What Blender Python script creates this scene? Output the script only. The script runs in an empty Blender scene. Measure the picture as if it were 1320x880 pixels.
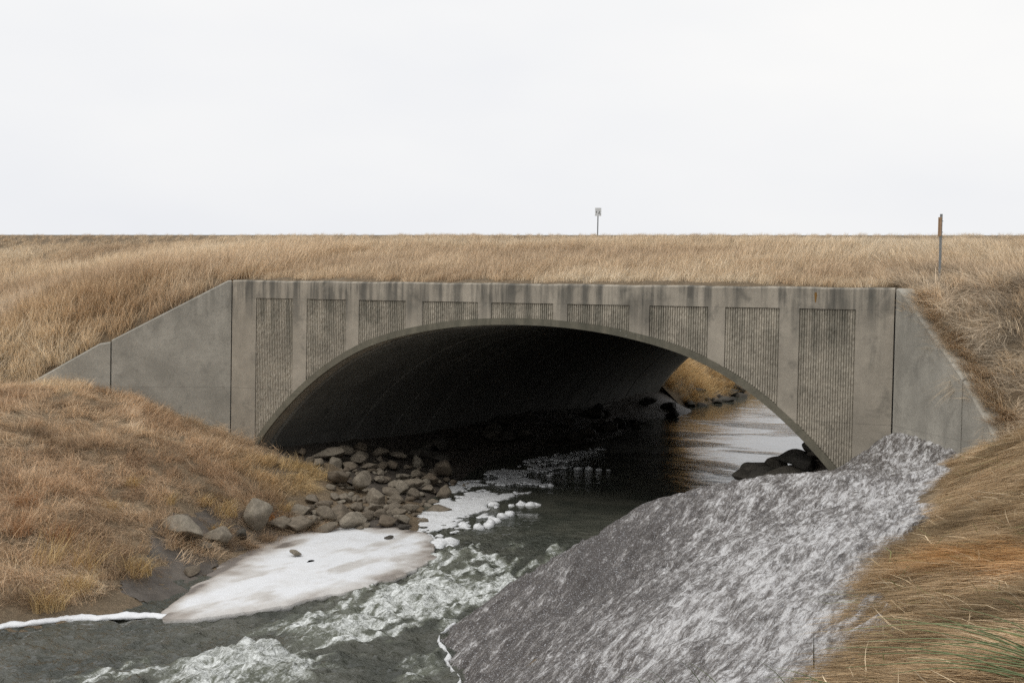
import bpy, bmesh, math, random
import numpy as np
from mathutils import Matrix, Vector

# ------------------------------------------------------------------ camera, sky, sun, exposure
scene = bpy.context.scene
CAM = np.array([18.4487, -23.0849, -0.3564])
YAW, PITCH, ROLL, FPX = -0.45710, 0.03176, 0.018665, 1640.0

def cam_axes():
    cy, sy = math.cos(YAW), math.sin(YAW)
    fwd = np.array([sy*math.cos(PITCH), cy*math.cos(PITCH), -math.sin(PITCH)])
    right = np.array([cy, -sy, 0.0]); up = np.cross(right, fwd)
    c, s = math.cos(ROLL), math.sin(ROLL)
    return c*right + s*up, -s*right + c*up, fwd

cam_data = bpy.data.cameras.new('camera')
cam = bpy.data.objects.new('camera', cam_data)
scene.collection.objects.link(cam)
_r, _u, _f = cam_axes()
cam.matrix_world = Matrix(((_r[0], _u[0], -_f[0], CAM[0]), (_r[1], _u[1], -_f[1], CAM[1]),
                           (_r[2], _u[2], -_f[2], CAM[2]), (0, 0, 0, 1)))
cam_data.sensor_width = 36.0
cam_data.lens = FPX/1320*36
cam_data.clip_start = 0.05
cam_data.clip_end = 8000
scene.camera = cam

SUN_EL, SUN_AZ = math.radians(58), math.radians(200)     # azimuth measured from +Y clockwise
world = bpy.data.worlds.new('World'); scene.world = world
world.use_nodes = True
nt = world.node_tree; nt.nodes.clear()
out = nt.nodes.new('ShaderNodeOutputWorld'); bg = nt.nodes.new('ShaderNodeBackground')
sky = nt.nodes.new('ShaderNodeTexSky'); sky.sky_type = 'NISHITA'; sky.sun_disc = False
sky.sun_elevation = SUN_EL; sky.sun_rotation = SUN_AZ; sky.dust_density = 6; sky.air_density = 1.0
hsv = nt.nodes.new('ShaderNodeHueSaturation'); hsv.inputs['Saturation'].default_value = 0.12
tc = nt.nodes.new('ShaderNodeTexCoord'); mp = nt.nodes.new('ShaderNodeMapping')
mp.inputs['Scale'].default_value = (1.0, 1.0, 3.0)
nz = nt.nodes.new('ShaderNodeTexNoise'); nz.inputs['Scale'].default_value = 1.6
nz.inputs['Detail'].default_value = 4; nz.inputs['Roughness'].default_value = 0.5
cr = nt.nodes.new('ShaderNodeValToRGB')
cr.color_ramp.elements[0].position = 0.3; cr.color_ramp.elements[0].color = (7.85, 8.05, 8.5, 1)
cr.color_ramp.elements[1].position = 0.7; cr.color_ramp.elements[1].color = (9.25, 9.23, 9.15, 1)
mx = nt.nodes.new('ShaderNodeMix'); mx.data_type = 'RGBA'; mx.inputs[0].default_value = 0.93
nt.links.new(sky.outputs[0], hsv.inputs['Color'])
nt.links.new(tc.outputs['Generated'], mp.inputs[0]); nt.links.new(mp.outputs[0], nz.inputs['Vector'])
nt.links.new(nz.outputs[0], cr.inputs[0])
nt.links.new(hsv.outputs[0], mx.inputs[6]); nt.links.new(cr.outputs[0], mx.inputs[7])
nt.links.new(mx.outputs[2], bg.inputs['Color']); bg.inputs['Strength'].default_value = 0.10
nt.links.new(bg.outputs[0], out.inputs['Surface'])

sun_data = bpy.data.lights.new('sun', 'SUN'); sun = bpy.data.objects.new('sun', sun_data)
scene.collection.objects.link(sun)
sun_data.energy = 0.9; sun_data.angle = math.radians(35); sun_data.color = (1.0, 0.97, 0.92)
_sd = Vector((math.sin(SUN_AZ)*math.cos(SUN_EL), math.cos(SUN_AZ)*math.cos(SUN_EL), math.sin(SUN_EL)))
sun.rotation_euler = _sd.to_track_quat('Z', 'Y').to_euler()

vs = scene.view_settings
vs.view_transform = 'Standard'; vs.look = 'None'; vs.exposure = 0.12; vs.gamma = 1.0
vs.use_curve_mapping = False
scene.render.engine = 'CYCLES'
scene.cycles.max_bounces = 6; scene.cycles.diffuse_bounces = 2; scene.cycles.glossy_bounces = 3
scene.cycles.transmission_bounces = 3; scene.cycles.transparent_max_bounces = 4
scene.cycles.caustics_reflective = False; scene.cycles.caustics_refractive = False
scene.cycles.use_denoising = False
scene.cycles.use_adaptive_sampling = False

# ------------------------------------------------------------------ helpers
rng = np.random.default_rng(7)
random.seed(7)

def smooth(a, b, x):
    t = np.clip((np.asarray(x, float)-a)/(b-a), 0, 1); return t*t*(3-2*t)

def _hash(ix, iy, seed):
    h = (ix.astype(np.int64)*374761393 + iy.astype(np.int64)*668265263 + seed*1442695041) & 0xffffffff
    h = ((h ^ (h >> 13))*1274126177) & 0xffffffff
    h = h ^ (h >> 16)
    return (h & 0xffff)/65535.0

def vnoise(x, y, seed=0):
    x = np.asarray(x, float); y = np.asarray(y, float)
    ix = np.floor(x); iy = np.floor(y); fx = x-ix; fy = y-iy
    fx = fx*fx*fx*(fx*(fx*6-15)+10); fy = fy*fy*fy*(fy*(fy*6-15)+10)
    a = _hash(ix, iy, seed); b = _hash(ix+1, iy, seed); c = _hash(ix, iy+1, seed); d = _hash(ix+1, iy+1, seed)
    return (a*(1-fx)+b*fx)*(1-fy) + (c*(1-fx)+d*fx)*fy

def fbm(x, y, octv=4, seed=0, gain=0.5):
    s = 0; a = 1; t = 0
    for o in range(octv):
        s = s + a*(vnoise(x*2**o+17.3*o, y*2**o-9.1*o, seed+o)-0.5)*2; t += a; a *= gain
    return s/t

class TPS:
    def __init__(self, pts, lam=0.02):
        P = np.array(pts, float); self.c = P[:, :2]; n = len(P)
        K = self.k(np.hypot(*(self.c[:, None]-self.c[None]).transpose(2, 0, 1))) + lam*np.eye(n)
        Q = np.c_[np.ones(n), self.c]
        A = np.zeros((n+3, n+3)); A[:n, :n] = K; A[:n, n:] = Q; A[n:, :n] = Q.T
        self.w = np.linalg.solve(A, np.r_[P[:, 2], 0, 0, 0])
    @staticmethod
    def k(r): return np.where(r > 1e-9, r*r*np.log(np.maximum(r, 1e-9)), 0)
    def __call__(self, x, y):
        x = np.asarray(x, float); y = np.asarray(y, float); sh = x.shape; x = x.ravel(); y = y.ravel()
        z = np.empty(len(x)); n = len(self.c)
        for i in range(0, len(x), 20000):
            xs, ys = x[i:i+20000], y[i:i+20000]
            r = np.hypot(xs[:, None]-self.c[:, 0], ys[:, None]-self.c[:, 1])
            z[i:i+20000] = self.k(r)@self.w[:n] + self.w[n] + self.w[n+1]*xs + self.w[n+2]*ys
        return z.reshape(sh)

def link(o, parent=None):
    scene.collection.objects.link(o)
    if parent is not None: o.parent = parent
    return o

def mesh_obj(name, verts, faces, mat=None, parent=None, smooth_shade=False, attrs=None):
    me = bpy.data.meshes.new(name)
    if isinstance(verts, np.ndarray) and isinstance(faces, np.ndarray):
        k = faces.shape[1]
        me.vertices.add(len(verts)); me.vertices.foreach_set('co', np.ascontiguousarray(verts, dtype=np.float32).ravel())
        me.loops.add(faces.size); me.loops.foreach_set('vertex_index', np.ascontiguousarray(faces, dtype=np.int32).ravel())
        me.polygons.add(len(faces)); me.polygons.foreach_set('loop_start', np.arange(0, faces.size, k, dtype=np.int32))
        me.update(calc_edges=True); me.validate()
    else:
        me.from_pydata([tuple(v) for v in verts], [], [tuple(f) for f in faces]); me.update()
    if smooth_shade:
        me.polygons.foreach_set('use_smooth', np.ones(len(me.polygons), dtype=bool))
    if attrs:
        for k_, v_ in attrs.items():
            a = me.attributes.new(k_, 'FLOAT', 'POINT'); a.data.foreach_set('value', np.ascontiguousarray(v_, dtype=np.float32).ravel())
    if mat: me.materials.append(mat)
    return link(bpy.data.objects.new(name, me), parent)

def empty(name, loc=(0, 0, 0)):
    o = bpy.data.objects.new(name, None); o.location = loc; o.empty_display_size = 0.3
    return link(o)

def tag(o, label=None, cat=None, group=None, kind=None):
    if label: o['label'] = label
    if cat: o['category'] = cat
    if group: o['group'] = group
    if kind: o['kind'] = kind
    return o

class MB:
    """collects quads and boxes, builds one mesh object"""
    def __init__(self): self.v = []; self.f = []
    def add(self, vs_, fs_):
        n = len(self.v); self.v += [tuple(map(float, p)) for p in vs_]; self.f += [tuple(i+n for i in f) for f in fs_]
    def box(self, x0, x1, y0, y1, z0, z1):
        self.add([(x0,y0,z0),(x1,y0,z0),(x1,y1,z0),(x0,y1,z0),(x0,y0,z1),(x1,y0,z1),(x1,y1,z1),(x0,y1,z1)],
                 [(0,3,2,1),(4,5,6,7),(0,1,5,4),(1,2,6,5),(2,3,7,6),(3,0,4,7)])
    def loft(self, sections, caps=True):
        """sections: list of equal-length closed loops"""
        n = len(self.v); k = len(sections[0])
        for s in sections: self.v += [tuple(map(float, p)) for p in s]
        for i in range(len(sections)-1):
            for j in range(k):
                a = n+i*k+j; b = n+i*k+(j+1) % k
                self.f.append((a, b, b+k, a+k))
        if caps:
            self.f.append(tuple(n+j for j in reversed(range(k))))
            m = n+(len(sections)-1)*k; self.f.append(tuple(m+j for j in range(k)))
    def build(self, name, mat, parent=None, smooth_shade=False, fix=True):
        o = mesh_obj(name, self.v, self.f, mat, parent, smooth_shade)
        if fix:
            bm = bmesh.new(); bm.from_mesh(o.data); bmesh.ops.recalc_face_normals(bm, faces=bm.faces); bm.to_mesh(o.data); bm.free()
        return o

def tensor_grid(xs, ys, zfun, keep=None):
    X, Y = np.meshgrid(xs, ys); Z = zfun(X, Y)
    nx, ny = len(xs), len(ys)
    idx = np.arange(nx*ny).reshape(ny, nx)
    q = np.stack([idx[:-1, :-1], idx[:-1, 1:], idx[1:, 1:], idx[1:, :-1]], -1).reshape(-1, 4)
    V = np.stack([X, Y, Z], -1).reshape(-1, 3)
    if keep is not None:
        q = q[keep(V[q].mean(1), V, q)]
    used = np.unique(q); remap = -np.ones(len(V), int); remap[used] = np.arange(len(used))
    return V[used], remap[q]

# ------------------------------------------------------------------ materials
class NT:
    def __init__(self, name):
        self.m = bpy.data.materials.new(name); self.m.use_nodes = True
        self.t = self.m.node_tree; self.t.nodes.clear()
        self.out = self.n('ShaderNodeOutputMaterial'); self.b = self.n('ShaderNodeBsdfPrincipled')
        self.t.links.new(self.b.outputs[0], self.out.inputs[0])
        self.tc = self.n('ShaderNodeTexCoord')
    def n(self, typ, **kw):
        nd = self.t.nodes.new(typ)
        for k, v in kw.items(): setattr(nd, k, v)
        return nd
    def l(self, a, b): self.t.links.new(a, b)
    def coord(self, scale=(1, 1, 1), which='Object', src=None):
        mp = self.n('ShaderNodeMapping'); mp.inputs['Scale'].default_value = scale
        self.l(src if src is not None else self.tc.outputs[which], mp.inputs[0]); return mp.outputs[0]
    def noise(self, scale, detail=4, rough=0.55, sc=(1, 1, 1), dist=0.0, which='Object'):
        nd = self.n('ShaderNodeTexNoise'); nd.inputs['Scale'].default_value = scale
        nd.inputs['Detail'].default_value = detail; nd.inputs['Roughness'].default_value = rough
        nd.inputs['Distortion'].default_value = dist
        self.l(self.coord(sc, which), nd.inputs['Vector']); return nd.outputs[0]
    def ramp(self, src, stops):
        r = self.n('ShaderNodeValToRGB'); e = r.color_ramp.elements
        while len(e) < len(stops): e.new(0.5)
        for i, (p, c) in enumerate(stops):
            e[i].position = p; e[i].color = (*c, 1) if len(c) == 3 else c
        self.l(src, r.inputs[0]); return r.outputs[0]
    def fac(self, src, a, b):
        m = self.n('ShaderNodeMapRange', interpolation_type='SMOOTHSTEP')
        m.inputs['From Min'].default_value = a; m.inputs['From Max'].default_value = b
        self.l(src, m.inputs['Value']); return m.outputs[0]
    def mix(self, f, a, b, mode='MIX'):
        m = self.n('ShaderNodeMix', data_type='RGBA', blend_type=mode)
        for s, v in ((0, f), (6, a), (7, b)):
            if isinstance(v, (int, float)): m.inputs[s].default_value = v
            elif isinstance(v, tuple): m.inputs[s].default_value = (*v, 1)
            else: self.l(v, m.inputs[s])
        return m.outputs[2]
    def math(self, op, a, b=None):
        m = self.n('ShaderNodeMath', operation=op)
        for i, v in enumerate((a, b)):
            if v is None: continue
            if isinstance(v, (int, float)): m.inputs[i].default_value = v
            else: self.l(v, m.inputs[i])
        return m.outputs[0]
    def attr(self, name, typ='GEOMETRY', out='Fac'):
        a = self.n('ShaderNodeAttribute', attribute_name=name, attribute_type=typ); return a.outputs[out]
    def bump(self, h, strength=0.5, dist=0.02, normal=None):
        b = self.n('ShaderNodeBump'); b.inputs['Strength'].default_value = strength; b.inputs['Distance'].default_value = dist
        self.l(h, b.inputs['Height'])
        if normal is not None: self.l(normal, b.inputs['Normal'])
        return b.outputs[0]
    def done(self, col, rough=0.9, normal=None, spec=0.3):
        for s, v in (('Base Color', col), ('Roughness', rough)):
            if isinstance(v, tuple): self.b.inputs[s].default_value = (*v, 1)
            elif isinstance(v, (int, float)): self.b.inputs[s].default_value = v
            else: self.l(v, self.b.inputs[s])
        self.b.inputs['Specular IOR Level'].default_value = spec
        if normal is not None: self.l(normal, self.b.inputs['Normal'])
        return self.m

def concrete(name, base=(0.27, 0.25, 0.215), dark=(0.10, 0.097, 0.085), streak=0.8, panel=False):
    t = NT(name)
    big = t.noise(0.9, 6, 0.65); fine = t.noise(9, 6, 0.65); grain = t.noise(70, 2, 0.7)
    strk = t.noise(1.0, 5, 0.6, (3.2, 3.2, 0.22))
    strk2 = t.noise(1.0, 3, 0.6, (9.0, 9.0, 0.5))
    col = t.mix(t.fac(big, 0.3, 0.7), tuple(c*0.78 for c in base), tuple(c*1.18 for c in base))
    col = t.mix(t.math('MULTIPLY', t.fac(fine, 0.45, 0.75), 0.45), col, tuple(c*0.72 for c in base))
    # dark run-off stains start at the coping and fade downwards along each streak
    sep = t.n('ShaderNodeSeparateXYZ'); t.l(t.tc.outputs['Object'], sep.inputs[0])
    fall = t.fac(sep.outputs[2], -1.3 if not panel else -2.2, -0.05)
    s1 = t.math('MULTIPLY', t.fac(strk, 0.44, 0.6), fall)
    col = t.mix(t.math('MULTIPLY', s1, streak), col, dark)
    s2 = t.math('MULTIPLY', t.math('MULTIPLY', t.fac(strk2, 0.48, 0.62), t.fac(t.noise(0.55, 3, 0.6), 0.42, 0.62)), fall)
    col = t.mix(t.math('MULTIPLY', s2, streak*0.75), col, tuple(c*0.75 for c in dark))
    s3 = t.math('MULTIPLY', t.fac(strk2, 0.48, 0.3), t.fac(strk, 0.5, 0.3))
    col = t.mix(t.math('MULTIPLY', s3, 0.45), col, tuple(min(1, c*1.5) for c in base))
    blot = t.noise(1.7, 6, 0.7, (1, 1, 1), 1.2); blot2 = t.noise(0.55, 5, 0.65, (1, 1, 1.6), 0.8)
    col = t.mix(t.math('MULTIPLY', t.fac(blot, 0.52, 0.7), 0.42), col, dark)
    col = t.mix(t.math('MULTIPLY', t.fac(blot2, 0.54, 0.72), 0.40), col, tuple(min(1, c*1.35) for c in base))
    # pour line of the formwork
    pl_ = t.math('ABSOLUTE', t.math('ADD', sep.outputs[2], t.math('ADD', 2.42, t.math('MULTIPLY', t.noise(0.8, 2), 0.02))))
    col = t.mix(t.math('MULTIPLY', t.fac(pl_, 0.014, 0.004), 0.28), col, dark)
    # lime flecks and lichen
    vor = t.n('ShaderNodeTexVoronoi'); vor.inputs['Scale'].default_value = 16
    t.l(t.coord(), vor.inputs['Vector'])
    dots = t.math('MULTIPLY', t.fac(vor.outputs['Distance'], 0.13, 0.07), t.fac(t.noise(2.5, 2), 0.5, 0.62))
    col = t.mix(t.math('MULTIPLY', dots, 0.75), col, (0.55, 0.54, 0.5))
    col = t.mix(t.fac(grain, 0.35, 0.7), col, t.mix(1.0, col, (0.72, 0.72, 0.72), 'MULTIPLY'))
    h = t.math('ADD', t.math('MULTIPLY', fine, 0.6), t.math('MULTIPLY', grain, 0.5))
    return t.done(col, 0.9, t.bump(h, 0.45, 0.012), 0.25)

M_conc = concrete('weathered_concrete', (0.40, 0.357, 0.29))
M_wing = concrete('wing_concrete', (0.40, 0.375, 0.32), (0.19, 0.18, 0.155), 0.45)
M_panel = concrete('ribbed_concrete', (0.43, 0.385, 0.31), (0.11, 0.108, 0.085), 0.62, True)
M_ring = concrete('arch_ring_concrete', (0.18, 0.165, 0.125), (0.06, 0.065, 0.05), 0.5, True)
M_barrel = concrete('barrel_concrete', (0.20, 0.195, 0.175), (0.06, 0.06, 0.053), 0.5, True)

def soil_mat():
    t = NT('soil_thatch')
    a = t.noise(1.3, 5, 0.6); b = t.noise(14, 6, 0.7, (1, 1, 1)); c = t.noise(60, 3, 0.7)
    col = t.ramp(a, [(0.3, (0.14, 0.105, 0.07)), (0.55, (0.23, 0.17, 0.11)), (0.75, (0.32, 0.24, 0.155))])
    col = t.mix(t.fac(b, 0.4, 0.65), col, (0.15, 0.115, 0.075))
    col = t.mix(t.fac(c, 0.5, 0.7), col, (0.42, 0.33, 0.22))
    return t.done(col, 0.95, t.bump(t.math('ADD', b, c), 0.8, 0.04), 0.2)
def mud_mat():
    t = NT('wet_mud_gravel')
    a = t.noise(3, 5, 0.6); b = t.noise(45, 4, 0.7)
    col = t.ramp(a, [(0.3, (0.055, 0.045, 0.035)), (0.7, (0.12, 0.1, 0.08))])
    col = t.mix(t.fac(b, 0.58, 0.72), col, (0.27, 0.25, 0.23))
    return t.done(col, 0.6, t.bump(b, 0.9, 0.02), 0.5)
M_soil = soil_mat(); M_mud = mud_mat()

def rock_mat(name, lo, hi):
    t = NT(name)
    oi = t.n('ShaderNodeObjectInfo')
    base = t.ramp(oi.outputs['Random'], [(0.0, lo), (0.5, tuple((a+b)/2 for a, b in zip(lo, hi))), (1.0, hi)])
    a = t.noise(4, 5, 0.65); b = t.noise(28, 5, 0.7); c = t.noise(110, 2, 0.6)
    col = t.mix(t.fac(a, 0.35, 0.7), t.mix(1.0, base, (0.6, 0.6, 0.6), 'MULTIPLY'), base)
    col = t.mix(t.math('MULTIPLY', t.fac(b, 0.5, 0.7), 0.5), col, t.mix(1.0, base, (1.5, 1.45, 1.35), 'MULTIPLY'))
    col = t.mix(t.math('MULTIPLY', t.fac(t.noise(7, 3), 0.6, 0.7), 0.4), col, (0.09, 0.10, 0.05))
    h = t.math('ADD', t.math('MULTIPLY', b, 0.7), t.math('MULTIPLY', c, 0.35))
    return t.done(col, 0.85, t.bump(h, 0.7, 0.03), 0.3)
M_rock = rock_mat('limestone_rock', (0.19, 0.15, 0.108), (0.34, 0.295, 0.23))
M_rockd = rock_mat('dark_shaded_rock', (0.055, 0.05, 0.042), (0.12, 0.105, 0.085))  # naturally dark stones, plus barrel riprap with the arch shade put into its colour

def asphalt_mat():
    t = NT('asphalt'); a = t.noise(60, 4, 0.7); b = t.noise(0.8, 4)
    col = t.mix(t.fac(a, 0.4, 0.65), (0.04, 0.04, 0.042), (0.075, 0.073, 0.07))
    return t.done(t.mix(t.math('MULTIPLY', b, 0.4), col, (0.09, 0.088, 0.085)), 0.85, t.bump(a, 0.5, 0.01))
def gravel_mat():
    t = NT('shoulder_gravel'); a = t.noise(40, 4, 0.7)
    return t.done(t.mix(t.fac(a, 0.35, 0.65), (0.13, 0.12, 0.105), (0.26, 0.24, 0.21)), 0.95, t.bump(a, 0.8, 0.02))
def flat_mat(name, c, rough=0.6, metal=0.0):
    t = NT(name); a = t.noise(25, 4, 0.6)
    t.b.inputs['Metallic'].default_value = metal
    return t.done(t.mix(t.fac(a, 0.3, 0.7), tuple(x*0.82 for x in c), tuple(min(1, x*1.1) for x in c)), rough)
M_asphalt = asphalt_mat(); M_gravel = gravel_mat()
M_galv = flat_mat('galvanised_steel', (0.23, 0.24, 0.24), 0.55, 0.3)
M_board = flat_mat('weathered_orange_board', (0.40, 0.27, 0.17), 0.8)
M_signw = flat_mat('white_sign_sheet', (0.72, 0.73, 0.72), 0.5)
M_signb = flat_mat('black_sign_print', (0.05, 0.05, 0.05), 0.5)
M_rust = flat_mat('rust_stain', (0.22, 0.12, 0.035), 0.9)
M_paint_y = flat_mat('yellow_road_paint', (0.6, 0.42, 0.06), 0.7)
M_paint_w = flat_mat('white_road_paint', (0.7, 0.7, 0.68), 0.7)
M_stalk = flat_mat('dark_reed', (0.07, 0.065, 0.035), 0.8)

def grass_mat():
    t = NT('dry_grass')
    col = t.attr('col', 'INSTANCER', 'Color'); bv = t.attr('bv', 'GEOMETRY', 'Fac')
    k = t.n('ShaderNodeCombineColor'); 
    f = t.math('ADD', t.math('MULTIPLY', bv, 1.15), 0.42)
    for i in range(3): t.l(f, k.inputs[i])
    c = t.mix(1.0, col, k.outputs[0], 'MULTIPLY')
    t.done(c, 0.75, None, 0.15)
    tr = t.n('ShaderNodeBsdfTranslucent'); t.l(c, tr.inputs[0])
    ms = t.n('ShaderNodeMixShader'); ms.inputs[0].default_value = 0.3
    t.l(t.b.outputs[0], ms.inputs[1]); t.l(tr.outputs[0], ms.inputs[2]); t.l(ms.outputs[0], t.out.inputs[0])
    return t.m
M_grass = grass_mat()
def tuft_mat(name, lo, hi):
    t = NT(name)
    bv = t.attr('bv', 'GEOMETRY', 'Fac')
    return t.done(t.ramp(bv, [(0.0, lo), (1.0, hi)]), 0.75, None, 0.2)
M_gold = tuft_mat('golden_dry_grass', (0.42, 0.27, 0.11), (0.80, 0.60, 0.31))
M_russet = tuft_mat('russet_dry_grass', (0.34, 0.18, 0.09), (0.66, 0.42, 0.24))
M_orange = tuft_mat('orange_dry_grass', (0.40, 0.17, 0.04), (0.68, 0.36, 0.12))
M_green = tuft_mat('green_rush', (0.10, 0.145, 0.06), (0.29, 0.335, 0.17))

def water_mat():
    t = NT('creek_water')
    foam = t.attr('foam', 'GEOMETRY', 'Fac'); rip = t.attr('ripple', 'GEOMETRY', 'Fac')
    n1 = t.noise(10, 7, 0.72, (1, 0.42, 1), 1.2); n2 = t.noise(45, 4, 0.7, (1, 0.6, 1))
    thr = t.math('ADD', t.math('MULTIPLY', n1, 0.85), t.math('MULTIPLY', n2, 0.25))
    f = t.fac(t.math('ADD', t.math('MULTIPLY', foam, 0.62), t.math('MULTIPLY', t.math('SUBTRACT', thr, 0.55), 1.9)), 0.38, 0.98)
    f = t.math('MULTIPLY', f, t.fac(foam, 0.04, 0.22))
    g = t.math('MULTIPLY', t.fac(foam, 0.25, 0.9), 0.75)
    body = t.mix(t.fac(t.noise(0.8, 3), 0.35, 0.65), (0.052, 0.056, 0.044), (0.092, 0.092, 0.072))
    col = t.mix(g, body, (0.16, 0.17, 0.125))
    col = t.mix(f, col, (0.86, 0.88, 0.85))
    rough = t.math('ADD', t.math('MULTIPLY', f, 0.75), 0.06)
    w1 = t.noise(2.6, 4, 0.5, (0.8, 1.8, 1), 0.8); w2 = t.noise(15, 4, 0.6, (0.9, 2.0, 1), 0.5)
    h = t.math('ADD', w1, t.math('MULTIPLY', w2, 0.22))
    h = t.math('MULTIPLY', h, rip)
    nrm = t.bump(h, 1.0, 0.24)
    t.b.inputs['IOR'].default_value = 1.33
    return t.done(col, rough, nrm, 0.5)
M_water = water_mat()

def snow_mat():
    t = NT('dirty_granular_snow')
    grime = t.attr('grime', 'GEOMETRY', 'Fac')
    a = t.noise(7.0, 5, 0.68, (1.0, 0.17, 0.6), 0.5); b = t.noise(24, 5, 0.75, (1.0, 0.24, 0.6), 0.4); c = t.noise(50, 3, 0.7)
    k = t.math('ADD', t.math('ADD', t.math('MULTIPLY', a, 1.6), t.math('MULTIPLY', b, 1.9)), t.math('SUBTRACT', t.math('MULTIPLY', grime, 0.54), 1.31))
    col = t.ramp(k, [(0.26, (0.74, 0.725, 0.71)), (0.44, (0.43, 0.41, 0.395)), (0.60, (0.20, 0.18, 0.165)), (0.82, (0.075, 0.062, 0.054))])  # dirt tones, with the shading of the cups also put into the colour
    col = t.mix(t.math('MULTIPLY', t.fac(c, 0.57, 0.68), 0.8), col, (0.86, 0.87, 0.9))
    h = t.math('ADD', t.math('MULTIPLY', b, 0.8), t.math('MULTIPLY', c, 0.5))
    return t.done(col, 0.38, t.bump(h, 1.0, 0.05), 0.6)
M_snow = snow_mat()
def ice_mat():
    t = NT('creek_ice')
    grime = t.attr('grime', 'GEOMETRY', 'Fac')
    a = t.noise(2.2, 6, 0.6, (1, 1, 1), 0.5); b = t.noise(30, 4, 0.7)
    k = t.math('ADD', t.math('MULTIPLY', a, 0.5), grime)
    col = t.ramp(k, [(0.30, (0.80, 0.81, 0.82)), (0.55, (0.62, 0.60, 0.57)), (0.85, (0.36, 0.32, 0.28)), (1.2 if False else 1.0, (0.17, 0.145, 0.125))])
    col = t.mix(t.math('MULTIPLY', t.fac(b, 0.58, 0.75), 0.35), col, (0.4, 0.37, 0.33))
    return t.done(col, 0.45, t.bump(t.math('ADD', b, a), 0.5, 0.02), 0.5)
M_ice = ice_mat()
def froth_mat():
    t = NT('frothy_ice'); a = t.noise(18, 5, 0.7)
    return t.done(t.mix(t.fac(a, 0.35, 0.7), (0.83, 0.84, 0.85), (0.60, 0.60, 0.58)), 0.6, t.bump(a, 0.8, 0.03), 0.4)
M_froth = froth_mat()

# ------------------------------------------------------------------ terrain functions
W = 14.6; LEN = 27.0; XC = 7.3
WL = math.radians(40); WR = math.radians(55)
UL = np.array([-math.cos(WL), -math.sin(WL)]); UR = np.array([math.cos(WR), -math.sin(WR)])

L_PTS = [ # left bank
 (0,-.3,-3.45),(.9,-.3,-3.76),(2,-.2,-3.98),(3,-1.0,-4.08),(-1.84,-1.75,-2.52),(-.6,-.9,-3.1),(-2.8,-4,-2.5),(-3.6,-3.1,-2.5),
 (2.2,-5.0,-3.52),(.7,-7.1,-3.42),(3.3,-4.1,-4.1),(2.9,-9.2,-4.2),(4.0,-6.2,-4.5),(5.2,-9.0,-4.9),(4.7,-10.7,-4.95),(4.1,-4.3,-4.66),
 (3.8,-2.1,-4.42),(.5,-3.2,-3.2),(1.6,-2.4,-3.55),(-6,-6,-2.3),(-4,-10,-2.9),(-8,-14,-3.0),(0,-14,-4.0),(3.5,-15,-4.9),(-15,-10,-2.6),(-15,-25,-3.0),
 (-1,-5.5,-2.85),(1.2,-10,-3.9),
 # channel
 (6,-6,-5.2),(8,-8,-5.5),(9,-4,-5.4),(8,0,-5.2),(6.4,-12,-5.5),(8,-16,-5.6),(6.2,-2.9,-4.9),(5.2,-2.9,-4.76),(5,-7.5,-4.87),(4.55,-5.6,-4.76),(5.4,-2.0,-4.62),
 (9,-20,-5.6),(8,-26,-5.6),(4,-24,-4.5),
 # riprap floor and barrel bed
 (4.6,-.8,-4.55),(2.8,1.2,-4.2),(1,4,-4.0),(1,15,-4.0),(1,26,-4.05),(4.0,4,-4.62),(3.0,10,-4.6),(2.4,20,-4.65),(2.2,27,-4.7),(5.4,1,-4.7),
 (8,10,-5.2),(8,20,-5.2),(8,27,-5.2),(13.2,10,-3.5),(13.2,20,-3.95),(13.2,27,-3.95),(11.4,10,-4.85),(11.4,20,-4.9),(11.6,3,-4.85),(13,2.0,-3.25),(12.3,2.3,-3.55),(11.7,2.8,-3.95),(12.2,4,-3.75),(11.1,3.4,-4.4),(10.5,4.5,-4.8),(12.2,10,-4.05),(11,27,-5.0),
 # right bank, below the drift
 (10,-8,-5.15),(11,-5.7,-4.9),(12.3,-3.75,-4.4),(14.6,-.3,-3.6),(14,-6,-3.6),(16,-4.2,-2.9),(13,-10,-4.1),(14.5,-14,-3.7),(11.5,-11,-5.2),(12,-14,-4.95),
 (16.6,-9.5,-2.5),(16.65,-13,-2.5),(16.9,-16,-2.45),(18,-17,-2.0),(18.45,-23,-1.98),(17.5,-8.5,-1.72),(17.4,-5,-1.95),(19,-10,-1.2),(20,-15,-1.5),
 (22,-22,-1.7),(15,-20,-3.6),(12.5,-20,-5.2),(25,-12,-1.0),(30,-20,-1.2),(16.5,-3,-2.45),(15.3,-1.8,-3.1),(16,-7,-2.75),(17.8,-13,-2.05),(17.2,-20,-2.4)]
_L = TPS(L_PTS, 0.03)

def road_z(x): return 1.42 - 0.0065*(np.clip(x, -60, 60)-3)

def low_near(x, y):
    z = _L(x, y)
    d = np.maximum(np.maximum(-12-x, x-28), np.maximum(-26-y, y-27))
    far = -2.9 + 0.25*fbm(x*0.02, y*0.02, 3, 5)
    w = smooth(0, 14, d)
    z = z*(1-w)+far*w
    # creek continues away downstream, to the lower left behind the camera's back
    xc = 8.3 - 0.06*np.maximum(-26-y, 0)
    ch = -5.5 + 0.55*np.maximum(np.abs(x-xc)-3.6, 0)
    return np.where(y < -24, np.minimum(z, ch), z)

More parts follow.
